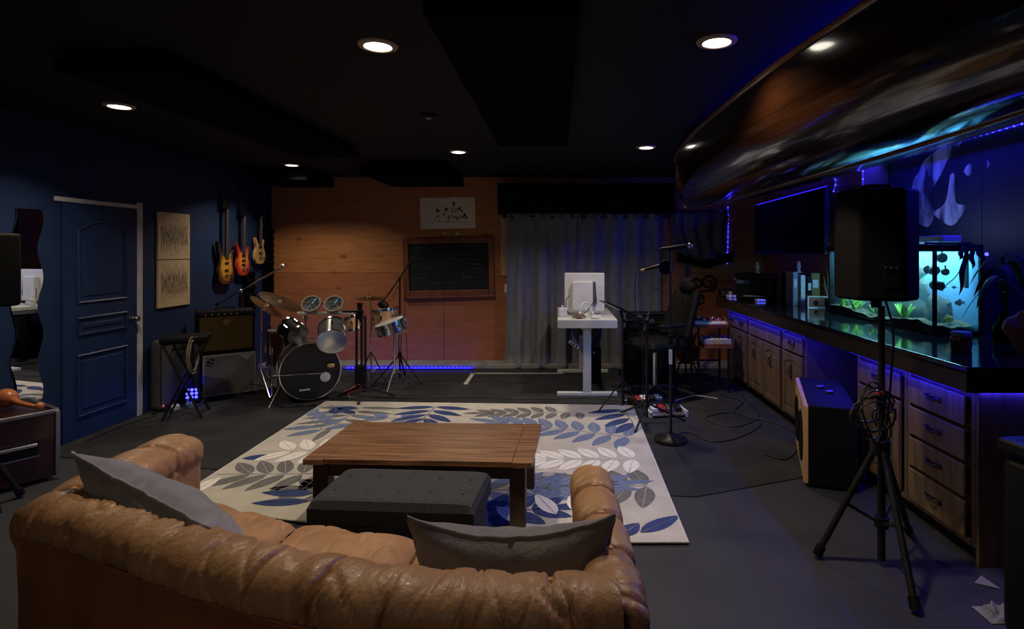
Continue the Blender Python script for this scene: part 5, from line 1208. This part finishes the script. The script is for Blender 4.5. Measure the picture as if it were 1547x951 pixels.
def grav(u, v): return Vector((-hx + .008 + (2 * hx - .02) * u, -hy + .008 + (2 * hy - .016) * v, .06 + .02 * math.sin(v * 9) + .02 * noise.noise(Vector((u * 4, v * 12, 0)))))
g_ = MB().grid(grav, 12, 70).build('gravel_bed', 'sand', t, smooth='all'); tag(g_, 'pale gravel bed', kind='stuff')
def rock(name, label, c, r, m, seed, grp='rocks in the aquarium', cat='rock', flat=1):
    mb = MB().ball((0, 0, 0), 1, 20, 14); mb.v = [tuple(Vector((v[0] * r[0], v[1] * r[1], v[2] * r[2])) * (1 + .35 * noise.noise(Vector(v) * 1.3 + Vector((seed, 0, 0))) + .14 * noise.noise(Vector(v) * 3.7 + Vector((seed, 5, 0))))) for v in mb.v]
    o = mb.build(name, m, smooth=True); o.location = c; tag(o, label, cat, grp or None); return o
z0 = CT + .05
rock('aquarium_rock', 'long dark layered rock along the middle of the aquarium floor', (2.78, 4.60, z0 + .09), (.09, .36, .13), 'rock', 1)
rock('aquarium_rock', 'round dark rock at the near end of the aquarium beside the yellow fish', (2.79, 4.15, z0 + .08), (.075, .12, .12), 'rock', 4)
rock('aquarium_rock', 'tall dark rock standing in the centre of the aquarium under the pale wedges', (2.82, 4.50, z0 + .21), (.07, .16, .15), 'rock', 8)
rock('aquarium_rock', 'low rock at the far end of the aquarium behind the speaker', (2.80, 5.10, z0 + .08), (.08, .18, .14), 'rock', 12)
for k, (y, a, lab) in enumerate(((4.70, 30, 'pale wedge of slate on the tall rock, leaning to the far end'), (4.44, -30, 'pale wedge of slate on the tall rock, leaning to the near end'))):
    o = MB().prism([(-.10, 0), (.10, .10), (.11, .16), (-.02, .12)] if k == 0 else [(.10, 0), (-.10, .10), (-.11, .16), (.02, .12)], -.03, .03, Matrix(((0, 0, 1, 0), (1, 0, 0, 0), (0, 1, 0, 0), (0, 0, 0, 1)))).build('slate_wedge', 'palerock', bevel=.008)
    o.location = (2.76, y - .1, z0 + .27); tag(o, lab, 'rock', 'rocks in the aquarium')
r = random.Random(5)
def weed(label, c, n, h):
    t = thing('water_plant', label, 'plant', c, group='green plants in the aquarium')
    for i in range(n):
        a = r.uniform(0, 6.28); l = h * r.uniform(.6, 1.1); ln = r.uniform(.25, .7); mb = MB()
        b0 = Vector((.025 * math.cos(a * 2), .03 * math.sin(a * 3), 0)); d_ = Vector((math.cos(a) * .5, math.sin(a), 0))
        def lf(u, v, b0=b0, d_=d_, l=l, ln=ln, a=a): return b0 + d_ * (l * ln * u * (1 + u)) * .6 + Vector((0, 0, l * (u - .28 * ln * u * u))) + Vector((-math.sin(a), math.cos(a), 0)) * (v - .5) * .022 * math.sin(math.pi * (u * .92 + .04)) * 1.6
        o = mb.grid(lf, 6, 2).build('leaf', 'waterweed', t, smooth='all'); o.modifiers.new('t', 'SOLIDIFY').thickness = .0015
weed('bright green water plant at the front of the aquarium near its black corner post', (2.665, 4.36, z0 + .02), 14, .12)
weed('bright green water plant behind the tripod pole in the aquarium', (2.66, 5.02, z0 + .02), 16, .11)
weed('bright green water plant at the far end of the aquarium', (2.66, 5.24, z0 + .02), 12, .10)
weed('small green water plant between the two far green plants of the aquarium', (2.68, 4.78, z0 + .02), 8, .07)
def fish(label, c, l, m, rz):
    t = thing('fish', label, 'fish', c, rz)
    MB().ball((0, 0, 0), (l * .5, l * .13, l * .27), 18, 12).build('body', m, t, smooth=True)
    for nm, pts in (('tail_fin', [(-.42, 0), (-.75, .24), (-.66, 0), (-.75, -.24)]), ('dorsal_fin', [(.2, .22), (-.05, .40), (-.35, .28), (-.3, .15)]), ('belly_fin', [(.1, -.22), (-.1, -.38), (-.3, -.2)])):
        MB().prism([(x * l, z * l) for x, z in pts], -.0015, .0015, Matrix(((1, 0, 0, 0), (0, 0, 1, 0), (0, 1, 0, 0), (0, 0, 0, 1)))).build(nm, m, t)
    for s_ in (-1, 1): MB().ball((l * .33, s_ * l * .085, l * .06), l * .035, 8, 6).build('eye', 'black', t)
fish('bright yellow fish by the near rock low in the aquarium', (2.76, 3.985, z0 + .055), .085, 'fish_y', R(15))
fish('small dark fish swimming at the near end of the aquarium', (2.84, 4.0, z0 + .17), .07, 'fish_d', R(190))
fish('tiny blue fish in mid water at the near end of the aquarium', (2.79, 3.98, z0 + .28), .03, 'lblue', R(160))
# pumps on suction cups
def pump(label, c, rz, a=8):
    t = thing('wave_pump', label, 'pump', c); t.rotation_euler = (R(a), 0, rz)
    MB().lathe([(.022, 0), (.03, .004), (.032, .05), (.032, .10), (.026, .106), (.001, .106), (.001, 0)], 20, axis((-.055, 0, 0), (1, 0, 0))).build('housing', 'black', t, smooth=True)
    for i in range(6): MB().tube([(-.055 + .106 * .02, .034 * math.cos(i * 1.05), .034 * math.sin(i * 1.05)), (.02, .034 * math.cos(i * 1.05), .034 * math.sin(i * 1.05))], .004, 5).build('cage_rib', 'blackm', t)
    MB().lathe([(.001, 0), (.036, 0), (.03, .012), (.012, .025), (.001, .025)], 20, axis((.03, .03, 0), (0, 1, 0))).build('suction_cup', 'black', t, smooth=True)
pump('upper black wave pump on the glass near the corner post of the aquarium', (2.68, 4.03, 1.485), R(70))
pump('lower black wave pump on the glass near the corner post of the aquarium', (2.70, 4.0, 1.375), R(65))
for c, rr, lab in (((2.70, 3.97, 1.575), .037, 'round black magnet high on the end glass of the aquarium'), ((2.72, 3.965, 1.475), .026, 'smaller round black magnet under the larger one on the aquarium end glass')):
    t = thing('glass_magnet', lab, 'magnet', c, group='round magnets on the aquarium glass')
    MB().lathe([(.001, -.012), (rr * .9, -.012), (rr, 0), (rr * .9, .012), (.001, .012)], 24, axis((0, 0, 0), (0, 1, 0))).build('disc', 'black', t, smooth=True); MB().cyl((0, 0, rr), (0, 0, rr + .02), .006).build('tab', 'black', t)
t = thing('intake_strainer', 'slotted dark filter tube hanging inside the near corner of the aquarium', 'filter', (2.88, 3.98, 1.60))
MB().cyl((0, 0, -.24), (0, 0, .06), .014).build('tube', 'black', t, smooth=True)
for i in range(12): MB().tube([(.0155 * math.cos(a), .0155 * math.sin(a), -.235 + i * .011) for a in [k * .8 for k in range(8)]], .0022, 4, closed=True).build('slot_ring', 'greypad', t)
tag(MB().tube(spline([(2.76, 3.93, 1.67), (2.84, 3.955, 1.56), (2.80, 3.965, 1.45), (2.735, 3.98, 1.38)], 24), .004, 6).build('pump_lead', 'cable', smooth=True), 'thin dark lead curving down inside the aquarium to the lower pump', 'cable')
# light bar and hood on top
t = thing('aquarium_light', 'grey metal light bar resting on the top frame of the aquarium', 'lamp', (2.765, 4.42, AZ1 + .012))
box('bar', (-.07, -.46, .018), (.07, .40, .065), 'whitem', t, bevel=.008)
for y in (-.42, .36): box('support_leg', (-.165, y - .012, 0), (.165, y + .012, .018), 'chrome', t, bevel=.003)
box('diffuser', (-.055, -.32, .012), (.055, .44, .0175), 'whitep', t, bevel=0)
t = thing('cover_sheet', 'pale sheet propped on the far part of the aquarium top', 'lid', (2.74, 4.98, AZ1 + .013)); t.rotation_euler = (R(6), 0, 0)
box('sheet', (-.14, -.03, .01), (.14, .30, .018), 'whitem', t, bevel=.002); box('lift_tab', (-.02, -.05, .01), (.02, -.03, .03), 'black', t, bevel=.002)
tag(MB().tube(spline([(2.62, 4.75, 1.675), (2.60, 4.70, 1.735), (2.61, 4.58, 1.75), (2.64, 4.5, 1.70), (2.66, 4.46, 1.675)], 20), .012, 8).build('filter_hose', 'black', smooth=True), 'black hose arching over the aquarium rim beside the light bar', 'hose')
# blue diode at the corner of the aquarium
t = thing('diode_lamp', 'single bright blue diode beside the near top corner of the aquarium', 'lamp', (2.985, 3.93, 1.60)); MB().ball((0, 0, 0), .012, 12, 8).build('bulb', 'bead', t); MB().cyl((0, .01, 0), (0, .05, -.02), .008).build('holder', 'black', t); MB().tube(spline([(0, .05, -.02), (.03, .1, -.2), (.02, .1, -.564)], 14), .003, 5).build('wire', 'cable', t)
# speaker cylinder on the counter
t = thing('portable_speaker', 'small dark cylinder speaker with a dotted copper band on the counter before the aquarium', 'speaker', (2.365, 3.31, CT))
MB().lathe([(.046, 0), (.052, .006), (.052, .085), (.001, .085), (.001, 0)], 28).build('grille_body', 'greypad', t, smooth=True)
MB().lathe([(.053, .086), (.054, .10), (.050, .112), (.001, .112), (.001, .086)], 28).build('top_cap', 'lblue', t, smooth=True)
for i in range(16): a = i * 2 * math.pi / 16; MB().box((.0525 * math.cos(a), .0525 * math.sin(a), .074), (.004, .012, .010), rz=a).build('band_mark', 'copper', t)
# potted plant and rock
t = thing('potted_plant', 'leafy dark plant in a glass bottle at the near end of the aquarium', 'plant', (2.86, 3.62, CT))
MB().lathe([(.001, 0), (.055, 0), (.062, .02), (.060, .10), (.03, .14), (.022, .18), (.026, .19), (.018, .19), (.014, .15), (.001, .15)], 24).build('bottle', 'tvglass', t, smooth=True)
MB().tube(spline([(0, 0, .12), (.01, -.01, .3), (-.01, .0, .55)], 12), .008, 6).build('stem', 'plantleaf', t)
for i in range(11):
    a = i * 2.4; l = .30 - .006 * i; zt = .32 + .024 * i
    def lf(u, v, a=a, l=l, zt=zt): return Vector((math.cos(a) * l * u * .75, math.sin(a) * l * u * .75, zt + l * (.45 * u - 1.15 * u * u))) + Vector((-math.sin(a), math.cos(a), 0)) * (v - .5) * .055 * math.sin(math.pi * min(1, u * .95 + .05)) ** .7
    o = MB().grid(lf, 10, 4).build('leaf', 'plantleaf', t, smooth='all'); o.modifiers.new('t', 'SOLIDIFY').thickness = .002
# leaves hanging in front of the end glass
t = thing('trailing_plant', 'dark pointed leaves hanging from the aquarium rim in front of its end glass', 'plant', (2.80, 3.86, 1.66))
MB().box((0, .02, .0), (.07, .07, .02)).build('clip_pot', 'black', t, bevel=.004)
for (dx, l, sw_) in ((-.03, .34, -.06), (.0, .16, .0), (.03, .12, .05), (-.05, .10, -.04)):
    def lf(u, v, dx=dx, l=l, sw_=sw_): return Vector((dx + sw_ * u + .01 * math.sin(u * 9), -.02 - .03 * math.sin(u * 2.5), -l * u)) + Vector((1, .3, 0)) * (v - .5) * .05 * math.sin(math.pi * min(1, u * .92 + .08)) ** .8
    o = MB().grid(lf, 12, 4).build('leaf', 'plantleaf', t, smooth='all'); o.modifiers.new('t', 'SOLIDIFY').thickness = .002
o = rock('decorative_rock', 'large reddish rough rock on the near end of the bar counter', (2.70, 3.20, CT + .105), (.135, .11, .125), 'terra', 21, grp=None)
# ================================================================= THINGS ON THE FAR COUNTER
def item(nm, label, cat, loc, rz, fn, grp=None): t = thing(nm, label, cat, loc, rz, grp); fn(t); return t
def f_printer(t):
    box('body', (-.22, -.20, 0), (.22, .20, .25), 'black', t, bevel=.012); box('scanner_lid', (-.225, -.205, .255), (.225, .205, .32), 'black', t, bevel=.012)
    box('control_panel', (-.215, -.215, .19), (-.05, -.199, .245), 'greypad', t, bevel=.004); box('display', (-.20, -.218, .205), (-.13, -.214, .235), 'lblue', t, bevel=0); box('paper_tray', (-.16, -.30, .03), (.16, -.20, .05), 'black', t, bevel=.004); box('tray_sheet', (-.12, -.28, .051), (.12, -.2, .056), 'paper', t, bevel=0)
item('printer', 'black printer on the far part of the bar counter under the television', 'printer', (2.42, 6.90, CT), R(-25), f_printer)
def f_fig(t):
    MB().lathe([(.001, 0), (.035, 0), (.036, .01), (.015, .03), (.026, .07), (.020, .10), (.001, .105)], 18).build('figure_body', 'whitep', t, smooth=True); MB().ball((0, 0, .118), .021, 12, 8).build('figure_head', 'whitep', t, smooth=True)
item('white_figurine', 'small white figurine on top of the printer', 'figurine', (2.41, 6.84, CT + .321), 0, f_fig, 'white figurines under the television')
def f_stack(t):
    for i, z in enumerate((0, .085, .17, .255)): box('component', (-.16, -.17, z + .004), (.16, .17, z + .082), 'black', t, bevel=.005)
    for z in (.045, .13, .215): MB().cyl((-.10, -.17, z), (-.10, -.185, z), .015).build('dial', 'steel', t)
item('stereo_stack', 'stack of black stereo components beside the printer under the television', 'stereo', (2.78, 6.50, CT), R(-5), f_stack)
item('white_figurine', 'small white figurine on top of the black stereo stack', 'figurine', (2.74, 6.44, CT + .338), 0, f_fig, 'white figurines under the television')
def f_binder(m, w_, h_):
    def f(t):
        box('cover', (-w_ / 2, -.13, 0), (w_ / 2, .13, h_), m, t, bevel=.004); box('page_block', (-w_ / 2 + .008, -.12, .006), (w_ / 2 - .008, .133, h_ - .006), 'paper', t, bevel=0)
        box('spine_label', (-w_ * .3, -.1315, h_ * .55), (w_ * .3, -.129, h_ * .8), 'whitep', t, bevel=0)
    return f
for k, (x, y, m, w_, h_, lab) in enumerate(((2.545, 6.16, 'greybook', .05, .36, 'grey binder standing at the left end of the binders on the counter'), (2.61, 6.12, 'whitep', .045, .33, 'white binder standing between the grey and the black binder'), (2.67, 6.10, 'black', .05, .31, 'black binder standing between the white and the olive binder'), (2.76, 6.16, 'yellowbook', .09, .35, 'thick olive binder standing nearest the aquarium'))):
    item('binder', lab, 'binder', (x, y, CT), R(-6), f_binder(m, w_, h_), 'binders standing on the counter')
def f_pbox(t):
    box('box_body', (-.11, -.05, 0), (.11, .05, .12), 'redwood', t, bevel=.004)
    for sx in (-1, 1): box('white_edge', (sx * .108 - .006, -.054, 0), (sx * .108 + .006, -.049, .12), 'whitep', t, bevel=0)
    for z in (.004, .116): box('white_edge', (-.102, -.054, z - .005), (.102, -.049, z + .005), 'whitep', t, bevel=0)
    MB().ball((-.03, -.05, .05), (.025, .004, .03), 10, 6).build('picture', 'black', t)
item('picture_box', 'small framed picture box with white edges before the olive binder', 'box', (2.69, 5.86, CT), R(-8), f_pbox)
def f_reed(t):
    MB().lathe([(.001, 0), (.04, 0), (.05, .05), (.045, .11), (.038, .11), (.04, .05), (.001, .02)], 20).build('pot', 'black', t, smooth=True)
    rr = random.Random(4)
    for i in range(12):
        a = rr.uniform(0, 6.28); l = rr.uniform(.18, .34); MB().tube([(0, 0, .05), (l * .28 * math.cos(a), l * .28 * math.sin(a), .05 + l)], [.003, .0015], 5).build('dry_stem', 'tcable', t)
item('dried_reeds', 'dark pot of thin dried reeds between the olive binder and the aquarium', 'plant', (2.72, 5.66, CT), 0, f_reed)
def f_hub(t):
    box('hub_body', (-.06, -.06, .0), (.06, .06, .03), 'whitep', t, bevel=.006)
    for i in range(3): MB().ball((-.03 + i * .03, -.062, .018), .006, 8, 5).build('blue_diode', 'bead', t)
item('network_router', 'white router with blue lights on the counter beside the printer', 'router', (2.36, 6.60, CT), R(-10), f_hub)
def f_str(t):
    box('strip_body', (-.14, -.03, 0), (.14, .03, .035), 'whitep', t, bevel=.006)
    for i in range(4): box('plug', (-.11 + i * .06, -.02, .035), (-.075 + i * .06, .02, .075), 'black' if i % 2 else 'whitep', t, bevel=.004)
    for i in range(3): MB().ball((-.10 + i * .07, -.032, .02), .007, 8, 5).build('blue_diode', 'bead', t)
item('power_strip', 'white power strip full of plugs at the far end of the bar counter', 'power strip', (2.26, 7.12, CT), R(-8), f_str)
def f_box(t): box('device_case', (-.09, -.07, 0), (.09, .07, .10), 'black', t, bevel=.006); box('device_face', (-.085, -.073, .01), (.085, -.069, .09), 'greypad', t, bevel=0)
item('network_box', 'small black box behind the power strip at the far end of the counter', 'electronics', (2.16, 7.28, CT), 0, f_box)
def f_lamp(t):
    MB().cyl((0, 0, 0), (0, 0, .015), .05).build('weighted_base', 'black', t, smooth=True); MB().tube(spline([(0, 0, .015), (.01, 0, .15), (-.03, 0, .24), (-.10, -.02, .25)], 16), .006, 6).build('gooseneck', 'blackm', t, smooth=True)
    MB().lathe([(.022, 0), (.065, .09), (.061, .09), (.018, .004), (.022, 0)], 20, axis((-.10, -.02, .27), (-.5, -.1, -.85))).build('lamp_shade', 'greybook', t, smooth=True)
item('desk_lamp', 'small unlit grey desk lamp beside the router on the counter', 'lamp', (2.40, 7.27, CT), R(20), f_lamp)

# ================================================================= SPEAKER ON TRIPOD (right)
def pa_stand(name, label, loc, feet, h, hub, red=True):
    t = thing(name, label, 'speaker stand', loc, group='tripod speaker stands')
    MB().cyl((0, 0, .03), (0, 0, hub + .25), .019).build('centre_tube', 'blackm', t, smooth=True); MB().cyl((0, 0, hub + .1), (0, 0, h), .0165).build('inner_tube', 'blackm', t, smooth=True)
    MB().cyl((0, 0, hub - .03), (0, 0, hub + .05), .042).build('upper_hub', 'black', t, smooth=True); MB().cyl((0, 0, .20), (0, 0, .25), .034).build('lower_hub', 'black', t, smooth=True)
    MB().cyl((0, 0, hub + .22), (0, 0, hub + .30), .024).build('height_clamp', 'black', t, smooth=True)
    if red: MB().cyl((0, 0, hub + .285), (0, 0, hub + .302), .0255).build('red_band', 'redpl', t, smooth=True)
    for fx, fy in feet:
        d_ = Vector((fx, fy, 0)); l = MB().tube([d_.normalized() * .03 + Vector((0, 0, hub)), d_ + Vector((0, 0, .02))], .0165, 10).build('leg', 'blackm', t, smooth=True)
        MB().tube([d_ * .93 + Vector((0, 0, .065)), d_ + Vector((0, 0, .018))], .024, 10).build('rubber_foot', 'black', l, smooth=True)
        m_ = d_ * .52 + Vector((0, 0, hub * .5)); MB().tube([d_.normalized() * .02 + Vector((0, 0, .225)), m_], .009, 6).build('brace', 'blackm', l)
    return t
def pa_speaker(label, loc, rz, w_, d_, h_):
    t = thing('loudspeaker', label, 'speaker', loc, rz, 'loudspeakers on stands')
    pl = [(-w_ / 2, -d_ * .45), (w_ / 2, -d_ * .45), (w_ / 2, d_ * .1), (w_ * .28, d_ * .55), (-w_ * .28, d_ * .55), (-w_ / 2, d_ * .1)]
    MB().prism(pl, .012, h_).build('enclosure', 'tolex', t, bevel=.018, seg=3)
    box('grille', (-w_ / 2 + .02, -d_ * .45 - .012, .035), (w_ / 2 - .02, -d_ * .45 + .002, h_ - .03), 'blackfab', t, bevel=.006)
    MB().tube(spline([(-.07, .0, h_ - .002), (-.06, 0, h_ + .022), (.06, 0, h_ + .022), (.07, 0, h_ - .002)], 12), .010, 8).build('top_handle', 'black', t, smooth=True)
    MB().cyl((0, 0, -.03), (0, 0, .014), .026).build('pole_socket', 'black', t)
    box('input_panel', (-w_ * .22, d_ * .545, .08), (-w_ * .02, d_ * .56, .22), 'black', t, bevel=.004)
    for i in range(3): MB().cyl((-w_ * .17 + i * .025, d_ * .55, .18), (-w_ * .17 + i * .025, d_ * .58, .18), .006).build('knob', 'steel', t)
    return t
pa_stand('speaker_stand', 'black tripod stand with hung cables before the drawer cabinet, carrying a loudspeaker', (1.66, 2.90, 0), [(-.30, .07), (-.07, -.39), (.34, .32)], 1.34, .60)
pa_speaker('black loudspeaker on the tripod in front of the aquarium', (1.645, 2.92, 1.36), R(160), .372, .28, .575)
c = []
for i in range(70): a = i * .55; c.append((1.60 + .085 * math.cos(a) + .03 * math.sin(i * .9), 2.86 + .03 * math.sin(a * .7), .80 + .11 * math.sin(a) - .05 * math.sin(i * .23)))
tag(MB().tube(c, .005, 5).build('hung_cables', 'cable', smooth=True), 'bundle of black cables hung on the tripod stand under its red clamp', 'cable')
tag(MB().tube(spline([(1.72, 2.99, 1.40), (1.75, 2.95, 1.2), (1.72, 2.92, .95), (1.70, 2.93, .5), (1.80, 3.0, .2), (1.86, 3.05, .012), (1.98, 3.3, .012)], 50), .006, 6).build('speaker_lead', 'cable', smooth=True), 'black speaker lead running down beside the tripod pole to the floor', 'cable')
# left speaker
pa_stand('speaker_stand', 'black stand at the very edge beside the flight case, carrying a loudspeaker', (-3.66, 3.50, 0), [(.12, .20), (-.10, -.24), (.24, -.08)], 1.24, .45, False)
pa_speaker('black loudspeaker on the stand in front of the wavy mirror', (-3.67, 3.51, 1.26), R(172), .37, .33, .475)
# flight case
a_ = Vector((-.85, .53, 0)).normalized()
t = thing('flight_case', 'dark flight case with aluminium edges and a recessed handle, in front of the navy door', 'case', (-3.57, 4.0, 0), math.atan2(.85, .53) + R(0))
t.rotation_euler.z = math.atan2(-a_.x, a_.y)
# local y runs along a_, local x points to the right of it; the case spans x -.52..0, y 0...62
box('case_body', (-.52, 0, .03), (0, .60, .485), 'redshell', t, bevel=.004)
for x in (-.52, 0):
    for y in (0, .60): box('corner_edge', (x - .014, y - .014, .03), (x + .014, y + .014, .49), 'steel', t, bevel=.004)
for x in (-.52, 0): box('top_edge', (x - .014, .014, .476), (x + .014, .586, .502), 'steel', t, bevel=.004)
for y in (0, .60): box('top_edge', (-.506, y - .014, .476), (-.014, y + .014, .502), 'steel', t, bevel=.004)
box('handle_plate', (-.36, -.008, .20), (-.10, .002, .31), 'black', t, bevel=.003); box('handle_bar', (-.35, -.03, .27), (-.11, -.006, .295), 'chrome', t, bevel=.006); box('handle_frame', (-.36, -.012, .195), (-.10, -.006, .205), 'steel', t, bevel=0)
for x in (-.46, -.06):
    for y in (.06, .54): MB().cyl((x - .012, y, .018), (x + .012, y, .018), .018).build('caster', 'black', t)
for k, (p, q, lab) in enumerate((((-3.92, 4.02), (-3.70, 3.86), 'turned orange wood maraca lying on the flight case, head up against the other'), ((-3.86, 4.16), (-3.66, 3.98), 'second turned orange wood maraca lying across the back of the flight case'))):
    pass
t = thing('maraca', 'turned orange wooden maraca lying on the flight case with its knob towards the door', 'maraca', (-3.90, 4.02, .502)); t.scale = (1.25, 1.25, 1.25); t.rotation_euler = (0, 0, R(-14))
MB().ball((-.06, 0, .052), (.065, .052, .052), 20, 14).build('rattle_head', 'orange', t, smooth=True)
MB().tube([(-.01, 0, .045), (.05, .0, .028), (.17, .0, .018), (.19, 0, .018)], [.022, .014, .011, .012], 12).build('handle', 'orange', t, smooth=True); MB().ball((.20, 0, .0225), .022, 14, 9).build('end_knob', 'orange', t, smooth=True)
# bits at the lower right
t = thing('rubbish_bin', 'black lidded bin at the near end of the counter with a white label', 'bin', (2.14, 2.24, 0), R(8))
MB().prism([(-.24, -.2), (.30, -.2), (.30, .2), (-.24, .2)], .0, .76).build('bin_body', 'black', t, bevel=.05, seg=4); box('bin_lid', (-.25, -.21, .765), (.31, .21, .83), 'black', t, bevel=.025, seg=3)
box('white_label', (-.0, -.212, .52), (.12, -.201, .60), 'whitep', t, bevel=0)
tag(MB().prism([(0, 0), (.09, -.05), (.08, .06)], 0, .004).build('paper_scrap', 'scrap', loc=(2.02, 2.74, .002)), 'triangular white paper scrap on the floor by the drawer cabinet', 'paper')
tag(MB().grid(lambda u, v: Vector((.15 * (u - .5), .12 * (v - .5), .004 + .12 * abs(noise.noise(Vector((u * 5, v * 5, 2)))) * math.sin(math.pi * u) * math.sin(math.pi * v))), 20, 16).build('crumpled_cloth', 'scrap', smooth='all', loc=(1.95, 2.50, .0)), 'crumpled white cloth on the floor at the near right', 'cloth')
